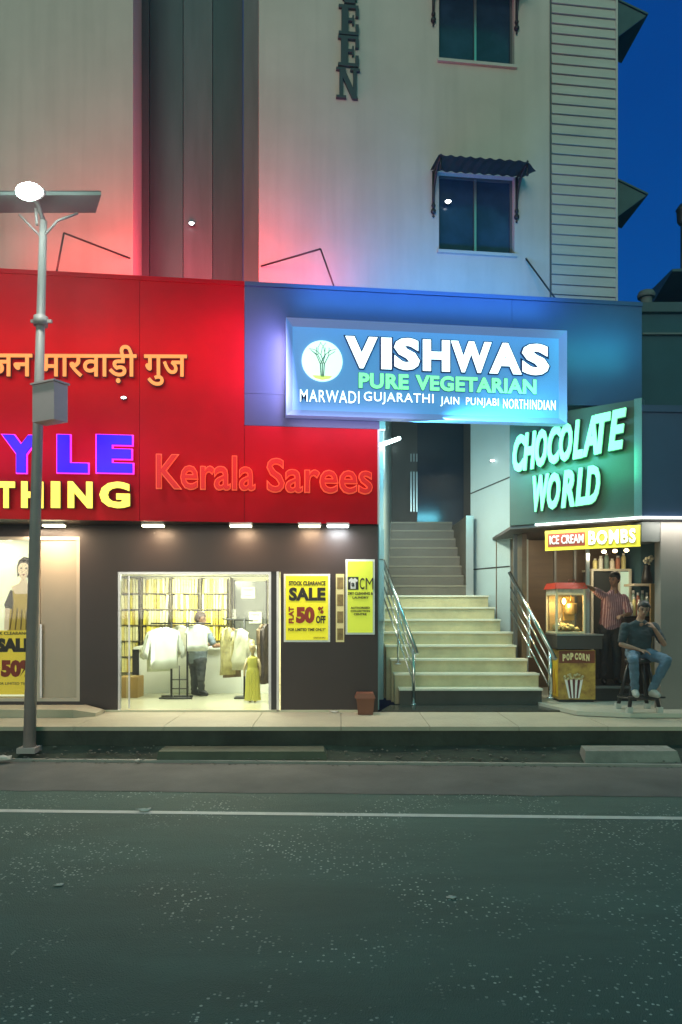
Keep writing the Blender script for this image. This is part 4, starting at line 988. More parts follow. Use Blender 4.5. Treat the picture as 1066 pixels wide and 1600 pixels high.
def flat_v(pl, body, px0, px1, py0, py1, off, m, parent):
    """upright word reading upwards"""
    bm = text_verts(body, .05); a, b, c, d = bounds(bm); s0, z0 = pl.st(px0, py1); s1, z1 = pl.st(px1, py0)
    for v in bm.verts: v.co = pl.pt(s0 + (1 - (v.co.y - c) / (d - c)) * (s1 - s0), z0 + (v.co.x - a) / (b - a) * (z1 - z0), off + (v.co.z + .5) * .004)
    mb = MB(); mb.bm.free(); mb.bm = bm; mb.build('lettering', m, parent)
flat_v(PW, 'FLAT', 451.5, 459.5, 948, 974, o_, inkr, t)
lettering_px(PW, 'FOR LIMITED TIME ONLY*', 451, 509, 981, 986, o_, .004, inkb, t, bold=.03); lettering_px(PW, 'CONDITIONS APPLY', 490, 509, 995, 997.5, o_, .004, inkb, t, bold=.0)
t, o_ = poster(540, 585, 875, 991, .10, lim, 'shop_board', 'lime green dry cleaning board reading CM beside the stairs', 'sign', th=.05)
a, z0 = PW.st(543.5, 922); b_, z1 = PW.st(560, 902); f_ = 1.0
m_ = MB(); m_.pbox(PW, a, b_, z0, z1, o_ - .003, o_ + .001); m_.build('emblem_ground', inkb, t, bevel=.0)
sw = (b_ - a); m_ = MB(); S = lambda u, v: PW.pt(a + sw * u, z0 + (z1 - z0) * v, o_ + .0015)
m_.prism([S(.26, .08), S(.74, .08), S(.74, .66), S(.86, .58), S(.94, .74), S(.66, .94), S(.50, .82), S(.34, .94), S(.06, .74), S(.14, .58), S(.26, .66)], PW.n * .002); m_.build('shirt_mark', M['inkw'], t)
lettering_px(PW, 'a', 549, 554, 911, 917, o_ + .002, .003, inkb, t, bold=.03)
KW = PW.off(.15)
for wd, x0, x1, y0, y1, b in (('C', 562, 569.5, 903, 921, .012), ('M', 571.5, 583.5, 903, 921, -.004), ('DRY CLEANING &', 544, 583, 925, 929.5, .04), ('LAUNDRY', 551, 576, 932, 935.5, .04), ('AUTHORISED', 548, 578, 948, 951.5, .04), ('COLLECTION', 548, 578, 953, 956.5, .04), ('CENTRE', 553, 573, 958, 961.5, .04)):
    lettering_px(KW, wd, x0, x1, y0, y1, o_ - .15, .004, inkb, t, bold=b)
nb = thing('reflection_panel', SHOP.pt(6.0, 1.5, .0), 'narrow yellow panel standing for a poster reflection between sale poster and lime board', 'panel')  # poster reflection on glass, built as a narrow board
a, z0 = SHOP.st(525, 1003); b_, z1 = SHOP.st(538, 897); m_ = MB(); m_.pbox(SHOP, a, b_, z0, z1, .004, .04); m_.build('board', emi('straw_reflection', (.66, .58, .26), .30, (.5, .45, .2)), nb)
for k in range(4):
    zz = z0 + (z1 - z0) * (k + .12) / 4; m_ = MB(); m_.pbox(SHOP, a + .02, b_ - .015, zz, zz + (z1 - z0) * .17, .0405, .043); m_.build('picture', mat('reflected_print', (.30, .22, .07), .6, var=.6, scale=14), nb)
# brown bin and scrap
bn_ = thing('waste_bin', (.36, 11.2, ZP), 'brown plastic waste bin with lid against the dark wall', 'bin')
x, y = wp(571, 1106, 11.15).x, 11.15
m_ = MB(); m_.hexa([(x - .11, y - .10, ZP + .002), (x + .11, y - .10, ZP + .002), (x + .11, y + .1, ZP + .002), (x - .11, y + .1, ZP + .002)], [(x - .135, y - .125, ZP + .25), (x + .135, y - .125, ZP + .25), (x + .135, y + .12, ZP + .25), (x - .135, y + .12, ZP + .25)]); m_.build('bucket', M['bin'], bn_, bevel=.012)
m_ = MB(); m_.hexa([(x - .16, y - .15, ZP + .252), (x + .15, y - .15, ZP + .252), (x + .15, y + .14, ZP + .252), (x - .16, y + .14, ZP + .252)], [(x - .13, y - .12, ZP + .325), (x + .12, y - .12, ZP + .325), (x + .12, y + .12, ZP + .325), (x - .13, y + .12, ZP + .325)]); m_.build('lid', M['bin'], bn_, bevel=.015)
def scrap(loc, sx, sy, sz, label, m, group='scraps of litter'):
    m_ = MB(); m_.ball((0, 0, 0), 1, 10)
    for v in m_.bm.verts:
        n_ = 1 + .9 * noise.noise(v.co * 2.6 + Vector(loc)); v.co = Vector((v.co.x * sx * n_, v.co.y * sy * n_, (v.co.z * .5 + .5) * sz * n_)) + Vector(loc)
    m_.build('litter_scrap', m, label=label, cat='litter', group=group)
paper = mat('dirty_paper', (.62, .58, .52), .8, var=.3, scale=10)
scrap((wp(228, 1271, 7.3).x, 7.25, .004), .075, .03, .03, 'pale scrap of paper lying on the white road line', paper)
scrap((wp(10, 1184, 9.6).x, 9.52, .04), .11, .07, .05, 'crumpled white wrapper in the verge below the street lamp', paper)
scrap((wp(216, 1187, 9.5).x, 9.46, .036), .03, .03, .025, 'tiny pale scrap on the kerb edge left of the long slab', paper)
scrap((wp(706, 1404, 5.1).x, 5.09, .003), .035, .02, .012, 'small white fleck lying in the middle of the road', paper)
scrap((wp(92, 1384, 5.3).x, 5.32, .003), .03, .02, .012, 'small white fleck on the road near the left side', paper)
scrap((wp(523, 1104, 11.3).x, 11.27, ZP + .001), .07, .04, .03, 'small pale rag at the foot of the dark wall', paper)

# ------------------------------------------------------------------ display window, left
dw = thing('display_window', (-5.5, 11.45, .56), 'lit display window with pale frosted panel beside the street lamp', 'window')
PB = Plane((-7.2, 11.9), (-4.0, 11.9)); fx = lambda px, D: (px - 533) / F * D
m_ = MB(); m_.box(XW0, XW1, 11.40, 11.46, .56, .61); m_.box(XW0, XW1, 11.40, 11.46, 3.05, 3.10); m_.box(XW1 - .05, XW1, 11.40, 11.46, .61, 3.05); m_.box(fx(60, 11.4) - .03, fx(60, 11.4) + .02, 11.40, 11.46, .61, 3.05); m_.build('frame', mat('pale_frame', (.55, .47, .38), .35), dw)
m_ = MB(); m_.box(fx(63, 11.4), XW1 - .052, 11.425, 11.435, .612, 3.048); m_.build('frosted_panel', mat('frosted_panel', (.44, .37, .28), .3, var=.12, scale=1.2), dw)
m_ = MB(); m_.box(fx(64, 11.4), fx(64, 11.4) + .03, 11.36, 11.40, .62, 1.75); m_.build('door_pull', M['alu'], dw)
m_ = MB(); m_.box(XW0, fx(58, 11.4), 11.428, 11.433, .612, 3.048); m_.build('pane', M['clear'], dw)
ps = thing('lit_poster', (-5.2, 11.9, .6), 'tall lit poster of a woman in a gold saree above SALE lettering', 'poster')
PB = Plane((-7.2, 11.85), (-4.0, 11.85))
a, z0 = PB.st(-120, 1088); b_, z1 = PB.st(50, 842)
m_ = MB(); m_.pbox(PB, a, b_, z0, z1, -.03, 0); m_.build('board', E_['poster'], ps)
_, zy = PB.st(0, 985)
m_ = MB(); m_.pbox(PB, a + .02, b_ - .04, z0 + .03, zy, .001, .004); m_.build('yellow_field', emi('poster_yellow', (.74, .58, .05), .42, (.65, .5, .04)), ps)
lettering_px(PB, 'SALE', -5, 52, 997, 1019, .005, .004, inkb, ps, bold=.08); lettering_px(PB, '50%', 2, 54, 1031, 1058, .005, .004, inkr, ps, bold=.07); lettering_px(PB, 'STOCK CLEARANCE', -20, 49, 987, 992, .005, .004, inkb, ps, bold=.02)
lettering_px(PB, 'FOR LIMITED TIME', -5, 46, 1066, 1070, .005, .004, inkb, ps, bold=.0)
def pp_(pts, m, name, o0):
    m_ = MB(); m_.prism([PB.pt(*PB.st(x, y), o0) for x, y in pts], PB.n * .002); m_.build(name, m, ps)
skp = emi('print_skin', (.70, .60, .42), .4, (.6, .5, .35)); gsp = emi('print_gold', (.50, .36, .05), .30, (.45, .32, .05)); blk = mat('print_black', (.02, .018, .015), .6); slv = mat('print_dark_green', (.06, .065, .05), .6)
pp_([(9, 945), (21, 938), (38, 934), (52, 938), (62, 950), (62, 985), (12, 985)], gsp, 'printed_saree', .005)
pp_([(7, 945), (17, 921), (24, 926), (20, 952), (9, 950)], slv, 'printed_sleeve', .0075)
pp_([(8, 950), (16, 950), (14, 984), (7, 984)], skp, 'printed_arm', .0075)
pp_([(18, 917), (30, 912), (33, 905), (42, 905), (44, 913), (50, 918), (46, 928), (24, 928)], skp, 'printed_neck', .0105)
pp_([(20, 918), (30, 913), (50, 920), (62, 944), (62, 968), (40, 965), (22, 945)], gsp, 'printed_drape', .0092)
pp_([(28, 902), (27, 887), (30, 876), (38, 870), (46, 872), (51, 880), (51, 893), (46, 903), (30, 900)], blk, 'printed_hair', .013)
pp_([(29, 886), (33, 880), (41, 879), (46, 884), (46, 894), (42, 903), (37, 907), (32, 902), (29, 894)], skp, 'printed_face', .0155)
for q_ in range(5): pp_([(20 + 7 * q_, 948 + 2 * q_), (22 + 7 * q_, 948 + 2 * q_), (17 + 8.5 * q_, 984), (15 + 8.5 * q_, 984)], mat('print_fold', (.20, .13, .02), .6), 'printed_fold', .0115)
for x in (34, 42): pp_([(x - 2, 888), (x, 886.8), (x + 2, 888), (x, 889.2)], blk, 'printed_eye', .018)
pp_([(35.5, 898), (38, 897), (40.5, 898), (38, 899.5)], inkr, 'printed_mouth', .018)
add_light('window_light', 'AREA', (-5.6, 11.7, 3.05), 16, (1, .93, .72), dw, size=1.2, size_y=.15, target=(-5.5, 11.85, 1.2))
add_light('window_light', 'AREA', (-4.5, 11.2, 3.2), 12, (1, .80, .55), dw, size=.6, size_y=.1, target=(-4.4, 11.5, 1.2))

# ------------------------------------------------------------------ neighbouring building at the right
nbld = thing('neighbour_building', (8, 15, 0), 'dim teal neighbouring building with parapet beyond the corner shop', 'building')
m_ = MB(); m_.box(5.35, 16, 13.2, 22, 0, 7.25); m_.build('wall', mat('teal_wall', (.03, .10, .13), .8, var=.3, scale=.8), nbld)
m_ = MB(); m_.hexa([(5.3, 13.1, 7.255), (16, 13.1, 7.255), (16, 13.45, 7.255), (5.3, 13.45, 7.255)], [(5.3, 13.1, 7.42), (16, 13.1, 7.5), (16, 13.45, 7.5), (5.3, 13.45, 7.42)]); m_.build('parapet', mat('teal_wall_dark', (.06, .10, .11), .8), nbld)
m_ = MB(); m_.box(5.36, 16, 13.12, 13.195, 6.86, 6.89); m_.build('string_course', M['side'], nbld)
m_ = MB(); p = wp(1035, 438, 13.4); m_.hexa([(p.x, 13.0, p.z - .02), (p.x + 3, 13.0, p.z - .02), (p.x + 3, 15, p.z - .15), (p.x + .25, 15, p.z - .15)], [(p.x, 13.0, p.z + .02), (p.x + 3, 13.0, p.z + .25), (p.x + 3, 15, p.z + .35), (p.x + .25, 15, p.z + .3)]); m_.build('canopy', M['awn'], nbld)
m_ = MB(); m_.box(p.x + .7, p.x + .8, 13.6, 13.7, 7.2, p.z - .05); m_.box(p.x + 2.5, p.x + 2.6, 13.6, 13.7, 7.2, p.z - .05); m_.build('canopy_post', M['frame'], nbld)
vp_ = thing('vent_pipe', wp(1010, 480, 13.25), 'short hooded vent pipe on the parapet beside the plaster corner', 'vent')
p = wp(1010, 476, 13.28); m_ = MB(); m_.lathe((p.x, p.y, 7.40), [(.10, 0), (.10, p.z + .12 - 7.4)], 14); m_.build('pipe', M['side'], vp_)
m_ = MB(); m_.lathe((p.x, p.y, p.z + .12), [(.15, 0), (.155, .06), (.13, .11), (.03, .13)], 14); m_.build('hood', M['side'], vp_)
tr = thing('roof_lamp', wp(1064, 352, 14.0), 'dark lantern shape on a thin post above the neighbouring roof', 'lamp')
p = wp(1065, 352, 14.0); m_ = MB(); m_.tube([(p.x, 14, 7.9), (p.x, 14, p.z)], .02, 8); m_.build('post', M['iron'], tr); m_ = MB(); m_.lathe((p.x, 14, p.z), [(.04, 0), (.08, .06), (.09, .26), (.11, .28), (.03, .40)], 12); m_.build('lantern', M['iron'], tr)

# ------------------------------------------------------------------ corner shop: popcorn cart, fittings
pc = thing('popcorn_cart', (3.82, 12.3, .47), 'red roofed lit popcorn machine on a yellow printed cart beside the stairs', 'popcorn machine')
X0, X1, Y0, Y1 = 3.53, 4.13, 12.0, 12.6; zf = .475
zc = lambda py: HC + (950 - py) / F * 12.0
m_ = MB(); m_.box(X0, X1, Y0, Y1, zf + .04, zc(1016)); m_.build('cabinet', mat('gold_print', (.52, .35, .06), .5, var=.45, scale=8, col2=(.20, .09, .02)), pc, bevel=.008)
m_ = MB(); m_.box(X0 + .02, X1 - .02, Y0 + .02, Y1 - .02, zf, zf + .04); m_.build('plinth', M['black'], pc)
m_ = MB(); m_.box(X0 - .03, X1 + .10, Y0 - .03, Y1 + .03, zc(1014), zc(993)); m_.build('counter_band', mat('dark_counter', (.05, .045, .04), .35), pc, bevel=.006)
m_ = MB(); m_.box(X0 - .04, X1 + .12, Y0 - .04, Y1 + .04, zc(993) + .001, zc(993) + .02); m_.build('counter_top', M['alu'], pc)
# printed side and front of the cabinet
m_ = MB(); m_.box(X0 - .004, X0 - .001, Y0 + .03, Y1 - .04, zf + .08, zc(1030)); sdp = m_.build('side_print', mat('bright_yellow_print', (.78, .56, .03), .5, var=.35, scale=6, col2=(.70, .34, .02)), pc)
m_ = MB()
for k in range(3): m_.hexa([(X0 - .007, Y0 + .12 + .12 * k, zf + .12), (X0 - .007, Y0 + .17 + .12 * k, zf + .12), (X0 - .005, Y0 + .17 + .12 * k, zf + .12), (X0 - .005, Y0 + .12 + .12 * k, zf + .12)], [(X0 - .007, Y0 + .20 + .1 * k, zf + .52), (X0 - .007, Y0 + .23 + .1 * k, zf + .52), (X0 - .005, Y0 + .23 + .1 * k, zf + .52), (X0 - .005, Y0 + .20 + .1 * k, zf + .52)])
m_.build('stripe_mark', mat('orange_ink', (.55, .18, .02), .5), sdp)
PP = Plane((X0, Y0), (X1, Y0))
m_ = MB(); m_.pbox(PP, .01, X1 - X0 - .01, zc(1036), zc(1017), .001, .003); m_.build('red_header', mat('dark_red_print', (.20, .05, .02), .5, var=.3, scale=8), pc)
for ch, x0, x1, dy in (('P', 879, 884, 1), ('O', 885, 890, 0), ('P', 891, 896, -1), ('C', 898, 903, -1), ('O', 904, 909, -1), ('R', 910, 915, 0), ('N', 916, 921, 1)):
    lettering_px(PP, ch, x0, x1, 1021 + dy, 1032 + dy, .004, .006, mat('cream_ink', (.80, .66, .32), .5), pc, bold=.06)
tubb = PP.st(890, 1090); tubt = PP.st(884, 1060); bw = (PP.s_(906) - PP.s_(889)); z0, z1 = zc(1091), zc(1061)
sA, sB, sC, sD = PP.s_(889), PP.s_(905), PP.s_(882), PP.s_(911)
m_ = MB(); m_.hexa(*[[PP.pt(sA, z0, o), PP.pt(sB, z0, o), PP.pt(sD, z1, o), PP.pt(sC, z1, o)] for o in (.004, .007)]); tub = m_.build('printed_tub', M['inkw'], pc)
m_ = MB()
for k in range(3):
    f0, f1 = (2 * k + 1) / 7, (2 * k + 2) / 7
    m_.hexa(*[[PP.pt(sA + (sB - sA) * f0, z0 + .002, o), PP.pt(sA + (sB - sA) * f1, z0 + .002, o), PP.pt(sC + (sD - sC) * f1, z1 - .002, o), PP.pt(sC + (sD - sC) * f0, z1 - .002, o)] for o in (.0072, .009)])
m_.build('tub_stripe', mat('maroon_ink', (.10, .02, .02), .5), tub)
random.seed(5); m_ = MB()
for k in range(26):
    a = random.uniform(0, 1); zz = z1 + random.uniform(-.01, .10) * (1 - abs(a - .5)); m_.ball(PP.pt(sC + (sD - sC) * a, zz, .008 + .0005 * k), (.022, .006, .019), 8)
m_.build('printed_popcorn', mat('popcorn_ink', (.66, .55, .28), .7, var=.5, scale=30), tub)
# glass case
GX0, GX1, GY0, GY1 = 3.50, 3.945, 12.0, 12.55; gz0, gz1 = zc(992) + .022, zc(920)
m_ = MB(); t_ = .016
for x in (GX0, GX1):
    for y in (GY0, GY1): m_.box(x - t_, x + t_, y - t_, y + t_, gz0, gz1)
for z in (gz0, gz1 - .10): 
    m_.box(GX0 + t_, GX1 - t_, GY0 - t_ + .002, GY0 + t_, z, z + .03); m_.box(GX0 + t_, GX1 - t_, GY1 - t_, GY1 + t_ - .002, z, z + .03); m_.box(GX0 - t_ + .002, GX0 + t_, GY0 + t_, GY1 - t_, z, z + .03); m_.box(GX1 - t_, GX1 + t_ - .002, GY0 + t_, GY1 - t_, z, z + .03)
case = m_.build('case_frame', mat('cream_metal', (.72, .62, .38), .35), pc)
m_ = MB(); m_.box(GX0 + t_, GX1 - t_, GY0 - .004, GY0 - .001, gz0 + .03, gz1 - .1); m_.box(GX0 - .004, GX0 - .001, GY0 + t_, GY1 - t_, gz0 + .03, gz1 - .1); m_.box(GX1 + .001, GX1 + .004, GY0 + t_, GY1 - t_, gz0 + .03, gz1 - .1); m_.build('case_glass', M['clear'], case)
m_ = MB(); m_.box(GX0 + .03, GX1 - .03, GY1 - .03, GY1 - .02, gz0 + .03, gz1 - .1); m_.build('back_plate', mat('warm_steel', (.50, .40, .22), .4, metal=.3), case)
m_ = MB(); m_.box(GX0 - .016, GX1 + .016, GY0 - .015, GY1 + .015, gz1 - .068, gz1); m_.build('header_band', mat('cream_header', (.66, .60, .45), .5, var=.4, scale=20), case)
m_ = MB(); m_.hexa([(GX0 - .05, GY0 - .05, gz1), (GX1 + .05, GY0 - .05, gz1), (GX1 + .05, GY1 + .05, gz1), (GX0 - .05, GY1 + .05, gz1)], [(GX0 - .01, GY0 - .01, gz1 + .10), (GX1 + .01, GY0 - .01, gz1 + .10), (GX1 + .01, GY1 + .01, gz1 + .10), (GX0 - .01, GY1 + .01, gz1 + .10)])
m_.build('roof', mat('red_enamel', (.60, .045, .02), .3), pc, bevel=.012)
m_ = MB(); xm = (GX0 + GX1) / 2 + .06; m_.tube([(xm - .06, GY0 + .1, gz1 + .10), (xm - .05, GY0 + .1, gz1 + .15), (xm + .05, GY0 + .1, gz1 + .15), (xm + .06, GY0 + .1, gz1 + .10)], .012, 6); m_.build('roof_handle', M['bin'], pc)
# kettle, tray and popcorn heap inside
m_ = MB(); m_.lathe((GX1 - .14, GY0 + .25, gz1 - .42), [(.08, 0), (.105, .03), (.105, .17), (.10, .19)], 20); m_.tube([(GX1 - .14, GY0 + .25, gz1 - .23), (GX1 - .14, GY0 + .25, gz1 - .1)], .012, 8); m_.build('kettle', mat('brass_kettle', (.70, .50, .20), .3, metal=.8), pc)
m_ = MB(); m_.box(GX1 - .22, GX1 - .03, GY0 + .40, GY0 + .41, gz1 - .52, gz1 - .12); m_.build('door_flap', mat('orange_flap', (.75, .48, .12), .4), pc)
m_ = MB(); m_.tube([(GX0 + .06, GY0 + .1, gz0 + .12), (GX0 + .16, GY0 + .25, gz0 + .32)], .009, 6); m_.ball((GX0 + .05, GY0 + .09, gz0 + .13), .035, 10); m_.build('scoop', M['alu'], pc)
m_ = MB(); random.seed(9)
for k in range(190):
    u, v = random.uniform(GX0 + .05, GX1 - .05), random.uniform(GY0 + .04, GY1 - .08)
    hh = .14 * math.exp(-(((u - GX0 - .16) / .22) ** 2 + ((v - GY0 - .2) / .3) ** 2)); m_.ball((u, v, gz0 + .035 + hh * random.uniform(.4, 1)), random.uniform(.018, .028), 6)
m_.build('popcorn', mat('popcorn', (.78, .66, .32), .8, var=.4, scale=30), pc)
m_ = MB(); m_.ball((GX0 + .16, GY0 + .13, gz1 - .20), (.030, .030, .048), 12); m_.build('bulb', E_['bulb'], pc)
add_light('bulb_light', 'POINT', (GX0 + .16, GY0 + .08, gz1 - .26), 14, (1, .66, .26), pc, size=.04)

# display cabinet, jars, bulbs and goods at the back
dc = thing('display_cabinet', (4.95, 13.5, .47), 'tall cream framed display cabinet with dark glass at the back of corner shop', 'cabinet')
x0, x1 = fx(925, 13.5), fx(984, 13.5); zt = HC + (950 - 889) / F * 13.5
m_ = MB(); m_.box(x0, x1, 13.52, 14.0, .47, zt - .04); m_.build('case', mat('dark_cabinet', (.03, .036, .036), .3), dc)
m_ = MB(); m_.box(x0 - .02, x1 + .02, 13.46, 14.0, zt - .038, zt); m_.box(x1 - .02, x1 + .02, 13.46, 13.515, .47, zt - .04); m_.box(x0 - .02, x0 + .015, 13.46, 13.515, .47, zt - .04); m_.box(fx(966, 13.5), fx(968.5, 13.5), 13.47, 13.515, .47, zt - .04); m_.build('frame', mat('cream_frame', (.60, .58, .46), .4), dc)
m_ = MB(); m_.box(fx(969, 13.5), x1 - .022, 13.49, 13.518, 1.5, zt - .05); m_.build('lit_panel', emi('pale_green_panel', (.55, .75, .60), .35), dc)
fig = [(.85, .80, .65), (.75, .70, .30), (.20, .30, .25), (.5, .2, .12), (.75, .78, .7)]
def jar(loc, r, h, c, label, group, nm='glass_jar', cat='jar'):
    t = thing(nm, loc, label, cat, group)
    m_ = MB(); m_.lathe(loc, [(r * .85, 0), (r, .01), (r, h * .72), (r * .55, h * .86)], 12); m_.build('jar', mat('ware_%d' % c, fig[c], .35), t)
    m_ = MB(); m_.lathe(Vector(loc) + Vector((0, 0, h * .862)), [(r * .6, 0), (r * .6, h * .12)], 12); m_.build('lid', M['inkw'], t)
random.seed(21)
for k in range(6):
    jar((x0 + .10 + .105 * k, 13.62, zt + .001), .042, .20 + .05 * (k % 3), (k * 3 + 1) % 5, 'jar standing in the row on top of the dark display cabinet', 'jars on the display cabinet')
for k, px in enumerate((944, 961, 979)):
    p = wp(px, 862 - k, 12.9); t = thing('hanging_bulb', p, 'small round bulb hanging under the ICE CREAM BOMBS banner', 'lamp', 'bulbs over the cabinet')
    m_ = MB(); m_.ball(p, (.04, .04, .03), 10); m_.build('globe', E_['bulb'], t); m_ = MB(); m_.tube([p + Vector((0, 0, .03)), (p.x, p.y, 3.31)], .006, 6); m_.build('cord', M['black'], t)
add_light('shop_bulb_light', 'AREA', wp(950, 868, 12.6), 9, (1, .86, .60), t, size=.8, size_y=.2, target=(4.3, 13.6, .6))
add_light('shop_bulb_light', 'AREA', (3.9, 12.9, 3.26), 12, (1, .76, .45), t, size=.5, size_y=.3, target=(3.7, 14.0, 1.6))
# bottles on a side counter
kc = thing('side_counter', (5.2, 12.9, .47), 'dark side counter with goods behind the seated man', 'counter')
m_ = MB(); m_.box(fx(972, 12.9), fx(1026, 12.9), 12.75, 13.3, .47, 1.82); m_.build('base', mat('dark_wood', (.035, .03, .025), .4), kc); m_ = MB(); m_.box(fx(970, 12.9), fx(1028, 12.9), 12.7, 13.35, 1.822, 1.86); m_.build('counter_top', M['black'], kc)
for k in range(7):
    jar((fx(974 + 6.2 * k, 12.8), 12.8 + .05 * (k % 2), 1.861), .032, .34 - .05 * (k % 3), [4, 0, 4, 1, 4, 0, 2][k], 'slim pale bottle on the dark side counter behind the seated man', 'bottles on the side counter', 'bottle', 'bottle')
for k in range(5):
    jar((fx(990 + 7 * k, 13.1), 13.1, 1.861), .035, .46 - .04 * (k % 2), [2, 3, 2, 4, 3][k], 'dark tall bottle at the back of the side counter', 'bottles on the side counter', 'bottle', 'bottle')
ws = thing('wall_shelf', wp(1004, 912, 13.0), 'pale wall shelf holding a flower pot in the corner shop', 'shelf')
a, b_ = wp(985, 914, 13.0), wp(1030, 914, 13.0); m_ = MB(); m_.box(a.x, b_.x, 12.85, 13.3, a.z - .02, a.z + .02); m_.build('shelf_board', mat('pale_board', (.60, .54, .40), .5), ws); m_ = MB(); m_.box(b_.x - .05, b_.x - .02, 12.9, 13.3, a.z - .25, a.z - .021); m_.build('bracket', M['black'], ws)
fp = thing('flower_pot', wp(1011, 912, 13.0), 'dark tapered pot of white flowers on the pale wall shelf', 'flower pot')
p = wp(1011, 912, 13.0); zz = a.z + .021; m_ = MB(); m_.lathe((p.x, 13.0, zz), [(.10, 0), (.085, .12), (.05, .30), (.06, .33)], 14); m_.build('pot', M['black'], fp)
m_ = MB(); random.seed(2)
for k in range(22): m_.ball((p.x + random.uniform(-.08, .08), 13.0 + random.uniform(-.07, .07), zz + .38 + random.uniform(-.05, .10)), random.uniform(.02, .035), 7)
m_.build('flowers', mat('white_petals', (.80, .80, .62), .7, var=.2, scale=20), fp)
wpn = thing('wooden_door', wp(1024, 1000, 12.4), 'light wooden door leaf at the right of the corner shop opening', 'door')
m_ = MB(); m_.box(fx(1017, 12.2), fx(1046, 12.2), 12.2, 12.25, .47, HC + (950 - 912) / F * 12.2); m_.build('leaf', mat('light_wood', (.42, .29, .14), .5, var=.3, scale=2, stretch=(5, 5, .5)), wpn); m_ = MB(); m_.box(fx(1019, 12.2), fx(1020.5, 12.2), 12.17, 12.199, 1.3, 1.6); m_.build('handle', M['alu'], wpn)
pf = thing('raised_platform', (4.5, 12.9, .47), 'low dark raised platform behind the popcorn cart', 'platform')
m_ = MB(); m_.box(4.17, 4.86, 12.15, 13.3, .471, .72); m_.build('deck', M['black'], pf, bevel=.01); m_ = MB(); m_.box(4.17, 4.86, 12.12, 12.148, .68, .725); m_.build('nosing', M['frame'], pf)

# ------------------------------------------------------------------ people
def solid(mb, voxel, name, m, parent, smooth=4):
    me = bpy.data.meshes.new('tmp'); bmesh.ops.recalc_face_normals(mb.bm, faces=mb.bm.faces); mb.bm.to_mesh(me); mb.bm.free()
    o = bpy.data.objects.new('tmp', me); COL.objects.link(o)
    md = o.modifiers.new('r', 'REMESH'); md.mode = 'VOXEL'; md.voxel_size = voxel
    ms = o.modifiers.new('s', 'SMOOTH'); ms.factor = .5; ms.iterations = smooth
    dg = bpy.context.evaluated_depsgraph_get(); em_ = bpy.data.meshes.new_from_object(o.evaluated_get(dg))
    bpy.data.objects.remove(o); bpy.data.meshes.remove(me)
    b = MB(); b.bm.from_mesh(em_); bpy.data.meshes.remove(em_)
    if name in ('shirt', 'trousers'):
        b.bm.normal_update()
        for v in b.bm.verts:
            c = v.co; v.co = c + v.normal * (.010 * noise.noise(Vector((c.x * 9, c.y * 9, c.z * 17))) + .006 * noise.noise(Vector((c.x * 22, c.y * 22, c.z * 34 + 5))))
    for f in b.bm.faces: f.smooth = True
    return b.build(name, m, parent)
V = lambda *a: Vector(a)
def hand(mb, wr, d, up, curl=.5, thumb=1):
    """palm, four unequal bent fingers and a thumb from the wrist wr along d; up is the back of the hand"""
    d = d.normalized(); sd = d.cross(up).normalized(); up = sd.cross(d).normalized()
    pe = wr + d * .085
    mb.hull([(wr + sd * .020, .016), (wr - sd * .020, .016), (pe + sd * .034, .013), (pe - sd * .034, .013)], 1)
    for k, ln in enumerate((.068, .078, .072, .055)):
        b0 = pe + sd * (.033 - .022 * k) * thumb; a1 = curl * .7; a2 = curl * 1.6
        d1 = d * math.cos(a1) - up * math.sin(a1); d2 = d * math.cos(a2) - up * math.sin(a2)
        m1 = b0 + d1 * ln * .55; m2 = m1 + d2 * ln * .55
        mb.hull([(b0, .0100), (m1, .0095)], 1); mb.hull([(m1, .0095), (m2, .0080)], 1)
    t0 = wr + d * .025 + sd * .026 * thumb; t1 = t0 + (d * .6 + sd * .8 * thumb - up * .3).normalized() * .040; t2 = t1 + (d - up * .5).normalized() * .030
    mb.hull([(t0, .013), (t1, .011)], 1); mb.hull([(t1, .011), (t2, .009)], 1)
